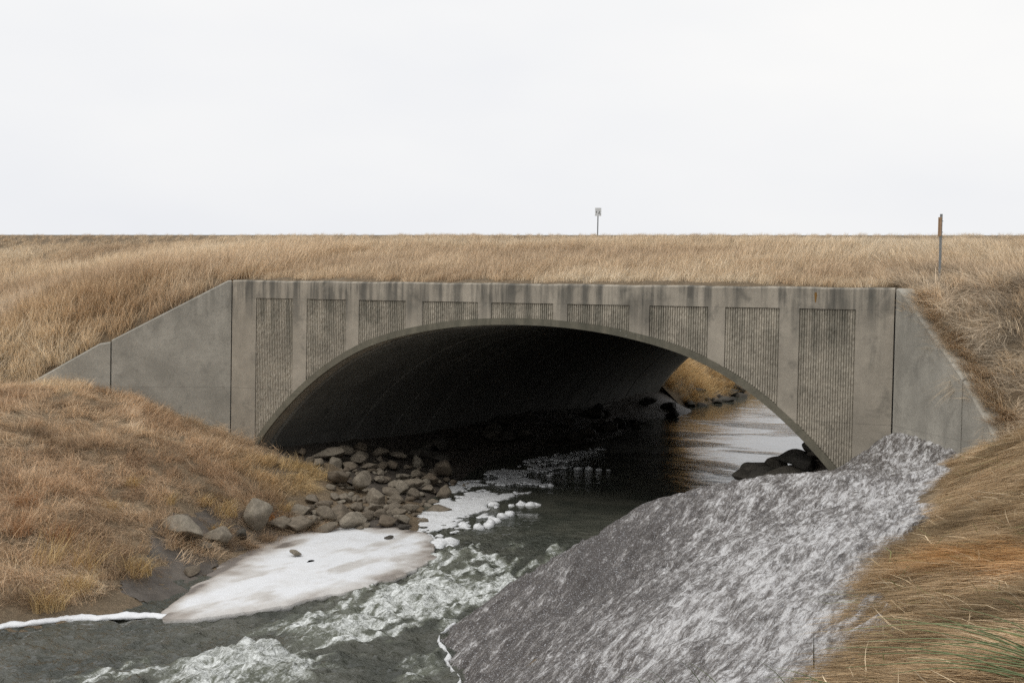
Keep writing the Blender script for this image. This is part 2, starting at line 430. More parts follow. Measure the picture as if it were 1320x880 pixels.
def low_up(x, y):
    d = np.maximum(y-27, 0)
    xl = 1.9 - 0.02*d - 0.9*smooth(14, 22, d)*0 + 0.25*np.sin(y*0.9); xr = 13.2 + 0.05*d
    left = -4.75 + np.minimum(np.maximum(xl-x, 0)*0.95, 2.75 - 1.9*smooth(9, 18, d)) + 0.03*np.maximum(xl-4-x, 0)*smooth(60, 20, d)
    right = -4.75 + np.minimum(np.maximum(x-xr, 0)*0.5, 1.0)
    bed = -5.25 + 0.5*smooth(3.2, 0, np.minimum(x-xl, xr-x))
    z = np.where(x < xl, left, np.where(x > xr, right, bed))
    return np.minimum(z, -1.2)

def upper(x, y):
    rz = road_z(x)
    side = smooth(-2.5, -11, x)                 # embankment flank is one even slope away from the bridge
    flank = rz - 0.375*(8-y)
    near = np.where(y > 0.4, 0.02+(rz-0.02)*smooth(-3.5, 8, y)**1.0*1.0, 0.02)
    near = np.where(y > 0.4, 0.02+(rz-0.02)*np.clip((y-0.4)/7.6, 0, 1), 0.02+0.74*(y-0.4)+0.2*smooth(0, -0.4, y))
    z = near*(1-side)+flank*side
    z = np.where(y > 8, rz, z)
    # the fill meets the back of each wing wall just below its top
    for u, o, sg, prof in ((UL, (0, 0), 1, ((-.3, 0), (0, -.03), (2.6, -1.42), (2.85, -1.5), (4.34, -2.4), (5.6, -3.1))), (UR, (W, 0), -1, ((-.3, 0), (0, -.03), (2.4, -1.5), (3.2, -2.14), (4.6, -3.1)))):
        t_ = (x-o[0])*u[0]+(y-o[1])*u[1]; d_ = -sg*(-(x-o[0])*u[1]+(y-o[1])*u[0])
        top = np.interp(t_, [q[0] for q in prof], [q[1] for q in prof]) - 0.05
        cap = top + 0.75*np.maximum(d_-0.32, 0) + 3*np.maximum(-t_-0.1, 0) + 1.2*np.maximum(t_-5.0, 0)
        z = np.where(y < 3, np.minimum(z, cap), z)
    far = rz - 0.18*(y-19); far = np.where(y > 26.6, far-0.5*(y-26.6), far)
    return np.where(y > 19, far, z)

def in_front(x, y):
    """the wedge in front of the near headwall and its wings"""
    dl = -x*UL[1]+y*UL[0]                      # signed distance to the wing lines
    dr = (x-W)*UR[1]-y*UR[0]
    return ((x >= 0) | (dl > -0.17)) & ((x <= W) | (dr > -0.17)) & ((y < 0.0) | (x < 0) | (x > W)) & (y < 0.15)
def in_back(x, y):
    yy = y-LEN
    return (yy > 0) & np.where(x < 0, yy > -x*0.84, True) & np.where(x > W, yy > (x-W)*0.84, True)

def ground(x, y):
    x = np.asarray(x, float); y = np.asarray(y, float)
    lown = low_near(x, y); lowu = low_up(x, y)
    low = np.where(y < 13, lown, lowu)
    up = np.maximum(upper(x, y), low)
    z = np.where(in_front(x, y), lown, np.where(in_back(x, y), lowu, up))
    bump = (0.10+0.10*((x < 4.2) & in_front(x, y)))*fbm(x*0.8, y*0.8, 4, 11) + 0.035*fbm(x*4, y*4, 3, 13)
    road = smooth(6.8, 7.8, y)*smooth(20.2, 19.2, y)
    return z + bump*(1-road)

def spaced(lo, hi, step, far, n=22):
    core = np.arange(lo, hi+step*0.5, step)
    g = np.geomspace(step*2, far, n)
    return np.r_[(lo-np.cumsum(g))[::-1], core, hi+np.cumsum(g)]

# ------------------------------------------------------------------ ground, road
gx = spaced(-13, 25, 0.17, 900); gy = spaced(-25, 9, 0.17, 900, 20)
gy = np.unique(np.r_[gy[gy < 9.2], np.arange(9.2, 46, 0.6), 46+np.cumsum(np.geomspace(0.8, 900, 22))])
def keep_ground(c, V, q):
    zr = V[q][:, :, 2]; jump = zr.max(1)-zr.min(1)
    inx = (c[:, 0] > -0.05) & (c[:, 0] < W+0.05)
    strip = inx & (c[:, 1] > -0.12) & (c[:, 1] < 0.45) & (jump > 0.5)
    strip2 = inx & (c[:, 1] > LEN-1.0) & (c[:, 1] < LEN+1.2) & (jump > 0.5)
    fl = in_front(V[:, 0], V[:, 1])[q]; mixed = fl.any(1) & ~fl.all(1)
    wings = mixed & (jump > 0.25) & (c[:, 0] > -4.6) & (c[:, 0] < 17.6)
    return ~(strip | strip2 | wings)
V, Q = tensor_grid(gx, gy, ground, keep_ground)
g_ob = tag(mesh_obj('ground', V, Q, M_soil, None, True), kind='structure')
# creek bed below the barrel
V, Q = tensor_grid(np.arange(0.3, 14.4, 0.2), np.arange(-0.4, 28.6, 0.25), lambda x, y: low_near(x, np.minimum(y, 27))*smooth(29, 26, y)+low_up(x, np.maximum(y, 27))*(1-smooth(29, 26, y))+0.05*fbm(x*3, y*3, 3, 3)-0.02)
tag(mesh_obj('creek_bed', V, Q, M_mud, None, True), kind='structure')
# wet mud between the grass bank and the ice sheet
mudline = [(5.1,-8.2),(4.7,-7.4),(4.2,-6.2),(3.95,-5.0),(4.0,-4.0),(4.6,-3.0),(5.3,-2.4)]
def mud_keep(c, V, q):
    d = np.full(len(c), 9.0)
    for (ax, ay), (bx, by) in zip(mudline[:-1], mudline[1:]):
        px, py = c[:, 0]-ax, c[:, 1]-ay; ex, ey = bx-ax, by-ay
        tt = np.clip((px*ex+py*ey)/(ex*ex+ey*ey), 0, 1); d = np.minimum(d, np.hypot(px-tt*ex, py-tt*ey))
    return d < 0.6+0.3*fbm(c[:, 0]*1.5, c[:, 1]*1.5, 3, 41)
V, Q = tensor_grid(np.arange(3, 7, 0.08), np.arange(-11.5, -1.5, 0.08), lambda x, y: ground(x, y)+0.012+0.02*fbm(x*7, y*7, 3, 77), mud_keep)
tag(mesh_obj('wet_mud', V, Q, M_mud, None, True), kind='structure')

def strip_mesh(name, y0, y1, dz, mat, crown=True):
    xs = np.r_[np.geomspace(1, 900, 24)[::-1]*-1+1, np.arange(1, 15, 1.0), 15+np.geomspace(1, 900, 24)]
    ys = np.linspace(y0, y1, 5)
    V, Q = tensor_grid(np.unique(xs), ys, lambda x, y: road_z(x)+dz+0.05*(1-((y-13.5)/5.5)**2)*(np.abs(y-13.5) < 5.5)-0.14*smooth(8.4, 7.9, y)-0.14*smooth(18.6, 19.1, y))
    return tag(mesh_obj(name, V, Q, mat), kind='structure')
strip_mesh('gravel_shoulder', 7.9, 9.0, 0.03, M_gravel); strip_mesh('gravel_shoulder', 18.0, 19.1, 0.03, M_gravel)
strip_mesh('road', 9.0, 18.0, 0.03, M_asphalt)
strip_mesh('centre_line', 13.44, 13.56, 0.036, M_paint_y)
strip_mesh('edge_line', 9.35, 9.47, 0.036, M_paint_w); strip_mesh('edge_line', 17.53, 17.65, 0.036, M_paint_w)

# ------------------------------------------------------------------ arch bridge
PROF = np.array([(0,-.83),(.7,-.845),(1.3,-.89),(1.9,-.96),(2.5,-1.07),(3.1,-1.21),(3.6,-1.37),(4.0,-1.545),(4.5,-1.82),(4.95,-2.12),(5.4,-2.48),(5.85,-2.90),(6.2,-3.27),(6.5,-3.63),(6.68,-3.95),(6.75,-4.2)])
# smooth, evenly spaced arc from the profile
def arc(n=96, off=0.0, droop=None):
    P = np.r_[np.c_[-PROF[::-1, 0], PROF[::-1, 1]], PROF[1:]]
    s = np.r_[0, np.cumsum(np.hypot(*np.diff(P, axis=0).T))]
    u = np.linspace(0, s[-1], n+1)
    x = np.interp(u, s, P[:, 0]); z = np.interp(u, s, P[:, 1])
    for _ in range(6):
        x[1:-1] = (x[:-2]+2*x[1:-1]+x[2:])/4; z[1:-1] = (z[:-2]+2*z[1:-1]+z[2:])/4
    tx = np.gradient(x); tz = np.gradient(z); l = np.hypot(tx, tz)
    return np.c_[XC + x - tz/l*off, z + tx/l*off]
inner = arc(); outer = arc(off=0.135)
def arch_z(x, crv):
    return np.interp(x, crv[:, 0], crv[:, 1], left=-4.4, right=-4.4)

bridge = tag(empty('arch_bridge', (XC, 0, -4.6)), 'weathered concrete arch culvert bridge with ribbed panels carrying the grassy road embankment', 'bridge')
bridge_parts = []
def bpart(o):
    o.parent = bridge; o.matrix_parent_inverse = Matrix.Translation((-XC, 0, 4.6)); return o

PANELS = [(.68,1.69),(2.055,3.08),(3.41,4.58),(4.99,6.30),(6.61,7.99)]
PANELS = PANELS + [(W-b, W-a) for a, b in PANELS[:4][::-1]]
PT = -0.396
def slab(mb, x0, x1, ztop, crv, y0, y1, step=0.12, zmin=-4.6):
    n = max(1, int(round((x1-x0)/step))); xs = np.linspace(x0, x1, n+1)
    secs = []
    for x in xs:
        zb = arch_z(x, crv) if crv is not None else zmin
        secs.append([(x, y0, zb), (x, y1, zb), (x, y1, ztop), (x, y0, ztop)])
    mb.loft(secs)
def headwall(front, name):
    sgn = 1
    mb = MB()
    base = arc(off=0.02)
    x0, x1 = 0.014, W-0.014
    xa, xb = base[0, 0], base[-1, 0]
    slab(mb, x0, xa, PT, None, 0.055, 0.45); slab(mb, xa, xb, PT, base, 0.055, 0.45); slab(mb, xb, x1, PT, None, 0.055, 0.45)
    # top band with a chamfered front arris
    secs = []
    for x in np.linspace(x0, x1, 40):
        dz = 0.006*math.sin(x*3.1)+0.004*math.sin(x*7.7)
        secs.append([(x, 0, PT+0.001), (x, 0.45, PT+0.001), (x, 0.45, dz), (x, 0.035, dz), (x, 0.0, dz-0.035)])
    mb.loft(secs)
    # pilasters between the panels
    edges = [x0]+[e for p in PANELS for e in p]+[x1]
    for a, b in zip(edges[0::2], edges[1::2]):
        if b <= outer[0, 0] or a >= outer[-1, 0]: slab(mb, a, b, PT, None, 0.0, 0.054)
        elif a < outer[0, 0]: slab(mb, a, outer[0, 0], PT, None, 0.0, 0.054); slab(mb, outer[0, 0], b, PT, outer, 0.0, 0.054, 0.05)
        elif b > outer[-1, 0]: slab(mb, a, outer[-1, 0], PT, outer, 0.0, 0.054, 0.05); slab(mb, outer[-1, 0], b, PT, None, 0.0, 0.054)
        else: slab(mb, a, b, PT, outer, 0.0, 0.054, 0.05)
    return mb.build(name, M_conc)
hw = bpart(headwall(True, 'headwall'))
# arch ring: the edge of the first precast unit, a little proud
mb = MB()
secs = [[(inner[i, 0], -0.012, inner[i, 1]), (outer[i, 0], -0.012, outer[i, 1]), (outer[i, 0], 0.05, outer[i, 1]), (inner[i, 0], 0.05, inner[i, 1])] for i in range(len(inner))]
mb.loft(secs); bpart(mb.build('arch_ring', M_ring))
# fluted panels of broken ribs
for (a, b) in PANELS:
    mb = MB(); n = int(round((b-a-0.02)/0.046)); pw = (b-a-0.016)/n
    for k in range(n):
        x0 = a+0.008+k*pw+0.006; x1 = x0+pw-0.019
        zt = PT-0.008
        zb = max(arch_z(x0, outer), arch_z(x1, outer)) - 0.0
        if zb < -4.3: zb = -4.3
        m = max(2, int((zt-zb)/0.055)); zs = np.linspace(zb, zt, m+1)
        jit = rng.uniform(0.012, 0.026, m+1); jx = rng.uniform(-0.003, 0.003, (m+1, 2))
        mb.loft([[(x0-0.004, 0.045, z), (x1+0.004, 0.045, z), (x1+jx[i, 0], jit[i], z), (x0+jx[i, 1], jit[i]+rng.uniform(-.005, .005), z)] for i, z in enumerate(zs)])
    slab(mb, a+0.001, b-0.001, PT-0.003, outer, 0.039, 0.0545, 0.05, -4.4) if a > outer[0, 0] and b < outer[-1, 0] else slab(mb, max(a+0.001, outer[0, 0]+.01), min(b-0.001, outer[-1, 0]-.01), PT-0.003, outer, 0.039, 0.0545, 0.05)
    bpart(mb.build('fluted_panel', M_panel))
# barrel of precast units
NU = 14; ul = (LEN-0.06)/NU
io = arc(48); oo = arc(48, off=0.25)
for k in range(NU):
    y0 = 0.055+k*ul; y1 = y0+ul-0.025
    if k == 0: y0 = 0.46
    dz = rng.uniform(-0.012, 0.012); dx = rng.uniform(-0.012, 0.012)
    mb = MB()
    ch = 0.025
    secs = []
    for i in range(len(io)):
        (a, b), (c, d) = io[i]+(dx, dz), oo[i]+(dx, dz)
        nx_, nz_ = (c-a)/0.25, (d-b)/0.25
        secs.append([(c, y0, d), (a+nx_*ch, y0, b+nz_*ch), (a, y0+ch, b), (a, y1-ch, b), (a+nx_*ch, y1, b+nz_*ch), (c, y1, d)])
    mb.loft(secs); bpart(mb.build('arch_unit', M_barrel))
for s in (-1, 1):
    mb = MB(); x0 = XC+s*6.55; x1 = XC+s*7.4
    mb.box(min(x0, x1), max(x0, x1), 0.46, LEN-0.05, -5.2, -4.16); bpart(mb.build('footing', M_barrel))
# far headwall
mb = MB(); base = arc(off=0.02); xa, xb = base[0, 0], base[-1, 0]
slab(mb, 0, xa, -0.02, None, LEN, LEN+0.4); slab(mb, xa, xb, -0.02, base, LEN, LEN+0.4); slab(mb, xb, W, -0.02, None, LEN, LEN+0.4)
bpart(mb.build('rear_headwall', M_conc))
# rust mark of a tie hole near the right end of the coping
mb = MB()
for k, (w_, h_) in enumerate([(0.05, 0.17)]):
    pts = [(13.20-w_*0.5, -0.002, -0.12), (13.20-w_*0.3, -0.002, -0.26), (13.20+w_*0.1, -0.002, -0.29), (13.20+w_*0.5, -0.002, -0.15), (13.20+w_*0.35, -0.002, -0.10), (13.20-w_*0.2, -0.002, -0.095)]
    mb.add(pts, [tuple(range(6))])
o = bpart(mb.build('rust_stain', M_rust, fix=False)); o['label'] = 'small orange rust stain below the coping'

for xj in (-0.006, W+0.006):
    mb = MB(); mb.box(xj-0.12, xj+0.12, 0.09 if xj > 1 else 0.10, 0.20, -5.0, -0.06); bpart(mb.build('joint_filler', M_signb))

def wing(name, label, origin, u, segs, th=0.34, zb=-5.0):
    """segs: list of lists of (t, ztop) for each wall segment"""
    nrm = np.array([u[1], -u[0]]) if u[0] < 0 else np.array([-u[1], u[0]])   # towards the fill
    root = tag(empty(name, (origin[0], origin[1], -3.0)), label, 'wall')
    for pts in segs:
        mb = MB(); secs = []
        ts = np.array([p[0] for p in pts]); zs = np.array([p[1] for p in pts])
        for t_ in np.unique(np.r_[np.linspace(ts[0], ts[-1], 14), ts]):
            z = float(np.interp(t_, ts, zs)); P = np.array(origin)+u*t_
            Bk = P+nrm*th; C1 = P+nrm*0.03
            secs.append([(P[0], P[1], zb), (Bk[0], Bk[1], zb), (Bk[0], Bk[1], z), (C1[0], C1[1], z), (P[0], P[1], z-0.03)])
        mb.loft(secs); o = mb.build('wall_segment', M_wing)
        o.parent = root; o.matrix_parent_inverse = Matrix.Translation((-origin[0], -origin[1], 3.0))
    tj = (segs[0][-1][0]+segs[1][0][0])/2; mb = MB()
    a_ = np.array(origin)+u*(tj-0.06)+nrm*0.10; b_ = np.array(origin)+u*(tj+0.06)+nrm*0.10; c_ = b_+nrm*0.1; d_ = a_+nrm*0.1; zt = segs[1][0][1]-0.05
    mb.loft([[(q[0], q[1], z) for q in (a_, b_, c_, d_)] for z in (zb, zt)]); o = mb.build('joint_filler', M_signb)
    o.parent = root; o.matrix_parent_inverse = Matrix.Translation((-origin[0], -origin[1], 3.0))
    return root
wing('wing_wall', 'long concrete wing wall sloping down left from the arch into dry grass', (-0.012, 0.0), UL,
     [[(0.0, -0.005), (0.08, -0.01), (2.59, -1.385)], [(2.615, -1.43), (2.85, -1.47), (4.34, -2.37), (5.2, -2.9)]])
wing('wing_wall', 'short steep concrete wing wall right of the arch behind the snow drift', (W+0.012, 0.0), UR,
     [[(0.0, -0.005), (0.1, -0.015), (2.40, -1.44)], [(2.425, -1.47), (3.2, -2.09), (3.45, -2.3)]], th=0.27)

# ------------------------------------------------------------------ water
def water_base(x, y):
    z = -4.62 - 0.28*smooth(1.0, -3.8, y) - 0.08*smooth(-5, -11, y)
    return z
# (x, y, radius along flow, radius across, height, foam)
RAPIDS = [(7.8,-3.5,.75,.5,.16,.75),(8.3,-4.6,.7,.45,.10,.55),(9.3,-3.0,.9,.30,.17,.45),(9.55,-5.3,.7,.4,.10,.7),(8.9,-5.9,.75,.5,.16,1.0),(8.4,-6.7,.7,.55,.12,.9),
          (8.65,-8.2,.6,.5,.15,.95),(8.8,-9.1,.7,.5,.14,.8),(8.45,-10.25,.34,.36,.25,.95),(8.8,-10.6,.3,.5,.14,.95),(8.35,-10.9,.5,.45,.10,.7),(8.0,-11.0,.5,.35,.08,.6),(10.75,-9.6,.8,.18,.04,.7),(10.3,-8.9,.5,.16,.03,.5),(9.5,-7.3,.8,.3,.06,.5),(7.4,-11.7,.5,.3,.05,.5),(9.2,-11.2,.5,.3,.08,.6)]
def water_fields(x, y):
    z = water_base(x, y); foam = np.zeros_like(x)
    turb = smooth(0.2, -2.5, y)*smooth(-16, -11.5, y)
    wob = 0.22*fbm(x*1.3, y*1.3, 3, 61)
    for (cx, cy, ry, rx, h, fo) in RAPIDS:
        dx = (x-cx+wob+0.15*fbm(x*3, y*3, 2, 67))/rx; dy = (y-cy+wob)/ry
        g = np.exp(-(dx*dx+dy*dy)); z = z + h*g*(0.75+0.5*fbm(x*4, y*4, 3, 63)); foam = foam + fo*np.exp(-(dx*dx+dy*dy)*0.62)
    # streaks drawn out along the current
    xm = np.interp(y, [-16, -12, -8.5, -5, -1.5, 1], [7.2, 8.0, 8.8, 8.9, 7.9, 7.6])
    band = np.exp(-((x-xm)/1.45)**2)*smooth(-0.8, -3, y)*smooth(-15, -12, y)
    q_ = x-xm+0.35*fbm(x*1.1, y*0.8, 3, 65)
    stk = smooth(0.32, 0.0, np.abs(fbm(q_*2.6, y*0.75, 4, 69, 0.6)))
    foam = foam*(0.75+0.55*stk) + 0.80*band*stk
    foam = np.clip(foam, 0, 1.15)
    z = z + turb*(0.06*fbm(x*1.6, y*1.1, 3, 21)+0.055*(0.5-np.abs(fbm(x*2.6, y*2.2, 5, 23, .6))*2)+0.025*fbm(x*6, y*6, 3, 27))
    z = z + np.clip(foam, 0, 1)*(0.12*fbm(x*5.5, y*5.5, 4, 25, 0.65))
    calm = 1-turb
    z = z + calm*0.005*fbm(x*1.4, y*2.4, 3, 29)
    return z, foam, turb
wx = np.unique(np.r_[np.arange(-14, 4, 0.6), np.arange(4, 12.6, 0.05), np.arange(12.6, 40, 0.8)])
wy = np.unique(np.r_[np.arange(-45, -14, 0.6), np.arange(-14, 0.5, 0.055), np.arange(0.5, 30, 0.15), 30+np.cumsum(np.geomspace(0.2, 60, 40))])
X, Y = np.meshgrid(wx, wy); Z, FO, TU = water_fields(X, Y)
idx = np.arange(X.size).reshape(X.shape)
Q = np.stack([idx[:-1, :-1], idx[:-1, 1:], idx[1:, 1:], idx[1:, :-1]], -1).reshape(-1, 4)
VW = np.stack([X, Y, Z], -1).reshape(-1, 3)
c = VW[Q].mean(1)
kq = (c[:, 1] < 0) | (c[:, 1] > 27) | ((c[:, 0] > 0.2) & (c[:, 0] < 14.4))
kq &= (c[:, 0] > -12)
water = mesh_obj('creek_water', VW, Q[kq], M_water, None, True, {'foam': FO, 'ripple': 0.024+0.12*smooth(0.55, 0.85, 0.5+fbm(X*0.22, Y*0.42+0.3*fbm(X*0.4, Y*0.2, 2, 223), 4, 221, 0.6))+0.65*TU})
tag(water, kind='structure')

# ------------------------------------------------------------------ snow drift
S_PTS = [(9.9,-7.7,-4.98),(10.03,-7.3,-4.85),(10.44,-6.65,-4.40),(11.02,-5.74,-4.04),(11.47,-5.03,-3.72),(11.87,-4.4,-3.52),(12.28,-3.75,-3.42),(12.8,-2.94,-3.43),(13.34,-2.08,-3.31),(13.92,-1.18,-3.10),(14.26,-.63,-2.84),(14.55,-.1,-2.60),
 (9.6,-6.6,-5.3),(10.0,-5.6,-5.2),(10.8,-4.3,-5.0),(11.6,-2.9,-4.6),(12.5,-1.2,-4.2),(13.4,0,-3.7),(14.9,.3,-2.75),
 (10.3,-8.5,-5.02),(11.05,-9.8,-5.02),(11.8,-11.5,-5.02),(12.3,-13.5,-5.02),(12.8,-16,-5.0),(10.0,-9.2,-5.4),(11,-11.6,-5.5),
 (11.2,-8.0,-4.55),(12.4,-8.0,-3.98),(12.6,-10.2,-4.25),(13.5,-6.0,-3.32),(14.0,-8.5,-3.25),(14.2,-11.5,-3.4),(15.3,-5,-2.75),(15.3,-9,-2.8),(15.6,-12.5,-2.8),(15.4,-2.2,-2.75),(15.9,-3.0,-2.68),
 (16.45,-9.0,-2.42),(16.6,-11.5,-2.40),(16.75,-13.5,-2.38),(16.95,-16,-2.34),(17.5,-16.5,-2.16),(17.5,-18,-2.15),(14.6,-14,-3.45),(13.4,-12.6,-4.05),(15.7,-15.5,-2.95),(14.4,-17,-3.7),(16.2,-6,-2.62),(16,-19,-3.0),(17.5,-12,-2.4),(17.3,-7,-2.4)]
_S = TPS(S_PTS, 0.01)
def snow_z(x, y):
    z = _S(x, y)
    z = z + 0.08*fbm(x*0.9, y*0.9, 3, 31)*smooth(16.6, 15.5, x)*smooth(-1.5, -5, y)
    # wind- and melt-cut cups, drawn out across the slope
    a = 0.45; u = x*math.cos(a)-y*math.sin(a); v = x*math.sin(a)+y*math.cos(a)
    wv = 0.5*fbm(x*0.7, y*0.7, 2, 32); uu = x+0.15*y+wv
    z = z + 0.05*fbm(uu*3.0, y*0.7, 4, 33, 0.6) - 0.12*np.abs(fbm(uu*6.0, y*1.15, 4, 35, 0.6))
    return z
sx = np.arange(9.3, 18.0, 0.04); sy = np.arange(-19, 0.35, 0.042)
GX, GY = np.meshgrid(sx, sy); SZ = snow_z(GX, GY)
GZ = ground(GX, GY)
edge_n = 0.10*fbm(GX*1.4, GY*1.4, 4, 37)
over = SZ > GZ-0.06+edge_n*0.8
inwedge = in_front(GX, GY+0.03)
ok = over & inwedge & (SZ > -5.12) & (GX < 16.70+0.70*smooth(-12, -16, GY)+0.35*fbm(GX*0.3, GY*0.55, 3, 39)+0.0)
grime = smooth(15.9, 12.2, GX-0.10*np.minimum(GY+7, 0)+0.34*np.maximum(GY+7, 0)+1.0*fbm(GX*0.9, GY*0.35, 4, 43))
stripe = smooth(0.10, 0.45, fbm((GX+0.15*GY+0.4*fbm(GX*0.7, GY*0.7, 2, 45))*1.5, GY*0.28, 4, 46, 0.6))
grime = np.clip(0.04+0.22*stripe+0.55*grime+0.45*smooth(0.15, 0.75, fbm(GX*0.55+GY*0.35, GY*0.22, 3, 47))*smooth(16.2, 14, GX), 0, 1)
ii = np.arange(GX.size).reshape(GX.shape)
Q = np.stack([ii[:-1, :-1], ii[:-1, 1:], ii[1:, 1:], ii[1:, :-1]], -1).reshape(-1, 4)
Q = Q[ok.ravel()[Q].all(1)]
VS = np.stack([GX, GY, SZ], -1).reshape(-1, 3)
used = np.unique(Q); rm = -np.ones(len(VS), int); rm[used] = np.arange(len(used))
snow = mesh_obj('snow_drift', VS[used], rm[Q], M_snow, None, True, {'grime': grime.ravel()[used]})
sol = snow.modifiers.new('thickness', 'SOLIDIFY'); sol.thickness = 0.12; sol.offset = -1
tag(snow, 'large dirty grey snow drift sloping from the right wing wall down to the water', 'snow drift')

# ------------------------------------------------------------------ ice sheet on the left shore
ICE = np.array([(6.043,-9.108),(5.305,-7.305),(4.562,-5.607),(4.10,-4.30),(4.20,-3.45),(4.62,-2.40),(5.60,-2.02),(6.50,-2.35),(7.177,-3.267),(7.675,-4.242),(7.814,-5.318),(7.794,-6.448),(7.466,-7.429),(7.133,-8.301),(6.643,-9.069),(6.289,-9.226)])
def closed_resample(P, n):
    Pc = np.r_[P, P[:1]]; s = np.r_[0, np.cumsum(np.hypot(*np.diff(Pc, axis=0).T))]; u = np.linspace(0, s[-1], n, endpoint=False)
    R_ = np.c_[np.interp(u, s, Pc[:, 0]), np.interp(u, s, Pc[:, 1])]
    for _ in range(3): R_ = (np.roll(R_, 1, 0)+2*R_+np.roll(R_, -1, 0))/4
    return R_
def plate(name, poly, ztop, thick, mat, n=260, rings=40, rag=0.06, grime_fn=None, seed=50, bumpy=0.02):
    B = closed_resample(poly, n); cen = B.mean(0)
    d = B-cen; L_ = np.hypot(*d.T)[:, None]
    B = B + d/L_*(rag*fbm(B[:, 0]*2.5, B[:, 1]*2.5, 4, seed)[:, None]*2)
    vs_ = []; gr = []
    fr = np.r_[np.linspace(0.03, 0.9, rings-6), 0.93, 0.96, 0.98, 0.992, 1.0]
    for f in fr:
        P = cen+(B-cen)*f; z = ztop + 0.022*np.maximum(P[:, 1]+9, 0) + bumpy*fbm(P[:, 0]*1.2, P[:, 1]*1.2, 4, seed+3)
        dist = (1-f)*L_[:, 0]
        z = z - 0.03*smooth(0.12, 0, dist)
        vs_.append(np.c_[P, z]); gr.append(grime_fn(P[:, 0], P[:, 1], dist) if grime_fn else np.zeros(len(P)))
    for inset, dz in ((0.01, -thick*0.5), (0.10, -thick*0.9), (0.4, -thick)):
        P = B-d/L_*inset; vs_.append(np.c_[P, ztop+0.022*np.maximum(P[:, 1]+9, 0)+dz]); gr.append(np.full(len(P), 0.25))
    V = np.concatenate(vs_); m = len(vs_)
    a = np.arange(n); b = (a+1) % n
    Q = np.concatenate([np.stack([k*n+a, (k+1)*n+a, (k+1)*n+b, k*n+b], -1) for k in range(m-1)])
    # cap the tiny centre ring with its own fan of quads
    o = mesh_obj(name, V, Q, mat, None, True, {'grime': np.concatenate(gr)})
    return o
def ice_grime(x, y, dist):
    shore = smooth(1.15, 0.1, (x-4.15)-0.24*np.maximum(-4.0-y, 0)*0.9+0.35*fbm(x*1.3, y*1.3, 3, 91))
    patch = 0.30*smooth(0.05, 0.6, fbm(x*0.9, y*0.9, 3, 93))*smooth(-6.5, -3.5, y)
    rim = 0.30*smooth(0.55, 0.05, dist)*(x > 5.5)
    return 0.06+0.75*shore+patch+rim+0.32*smooth(0.0, 0.5, fbm(x*2.2, y*0.9, 4, 95))
ice = plate('ice_sheet', ICE, -4.875, 0.2, M_ice, rag=0.11, grime_fn=ice_grime)
tag(ice, 'flat white ice sheet lying along the left shore below the riprap rocks', 'ice')
# narrow white ice ledge along the waterline at the far left
RIM = [(2.8,-13.0),(3.9,-11.8),(4.72,-10.6),(5.05,-10.05),(5.35,-9.7),(5.75,-9.35),(6.1,-9.12),(6.45,-8.95)]
P = np.array(RIM); s = np.r_[0, np.cumsum(np.hypot(*np.diff(P, axis=0).T))]; u = np.linspace(0, s[-1], 140)
C = np.c_[np.interp(u, s, P[:, 0]), np.interp(u, s, P[:, 1])]
for _ in range(8): C[1:-1] = (C[:-2]+2*C[1:-1]+C[2:])/4
T = np.gradient(C, axis=0); T /= np.hypot(*T.T)[:, None]; Nn = np.c_[T[:, 1], -T[:, 0]]
mb = MB(); secs = []
for i in range(len(C)):
    w_ = (0.10+0.06*float(fbm(u[i]*2.0, 0.3, 3, 71)))*min(1, (len(C)-1-i)/12+0.15); off = 0.12*float(fbm(u[i]*2.2, 5.5, 4, 73, .6))
    h_ = 0.045+0.035*float(fbm(u[i]*6, 9.5, 4, 75, .65))
    loop = []
    for k in range(10):
        an = 2*math.pi*k/10; rx_ = w_*(1+0.55*float(fbm(u[i]*5+k*3.3, k*1.7, 3, 78)))
        loop.append((C[i, 0]+Nn[i, 0]*(off+rx_*math.cos(an)), C[i, 1]+Nn[i, 1]*(off+rx_*math.cos(an)), -4.93+h_*math.sin(an)))
    secs.append(loop)
mb.loft(secs); tag(mb.build('ice_ledge', M_ice, None, True), 'narrow frothy white ice ledge along the waterline at far left', 'ice')

# ice rim where the drift meets the water, lower middle
RIM2 = []
for y_ in np.arange(-7.35, -11.6, -0.2):
    j = int(np.argmin(np.abs(sy-y_))); row = np.where((SZ[j] > -4.99) & (sx > 9.4))[0]
    RIM2.append((float(sx[row[0]])-0.02, float(y_)))
P = np.array(RIM2); s = np.r_[0, np.cumsum(np.hypot(*np.diff(P, axis=0).T))]; u = np.linspace(0, s[-1], 90)
C = np.c_[np.interp(u, s, P[:, 0]), np.interp(u, s, P[:, 1])]
for _ in range(8): C[1:-1] = (C[:-2]+2*C[1:-1]+C[2:])/4
T = np.gradient(C, axis=0); T /= np.hypot(*T.T)[:, None]; Nn = np.c_[T[:, 1], -T[:, 0]]
mb = MB(); secs = []
for i in range(len(C)):
    w_ = max(0.004, 0.026+0.05*float(fbm(u[i]*4.0, 0.3, 3, 81))); off = 0.04*float(fbm(u[i]*1.8, 5.5, 3, 83)); h_ = 0.035+0.03*float(fbm(u[i]*5, 9.5, 3, 85))
    secs.append([(C[i, 0]+Nn[i, 0]*(off+w_*math.cos(a)), C[i, 1]+Nn[i, 1]*(off+w_*math.cos(a)), -4.96+h_*math.sin(a)) for a in np.linspace(0, 2*math.pi, 8, endpoint=False)])
mb.loft(secs); tag(mb.build('shore_ice', M_froth, None, True), 'thin white ice rim at the foot of the dirty snow drift', 'ice')

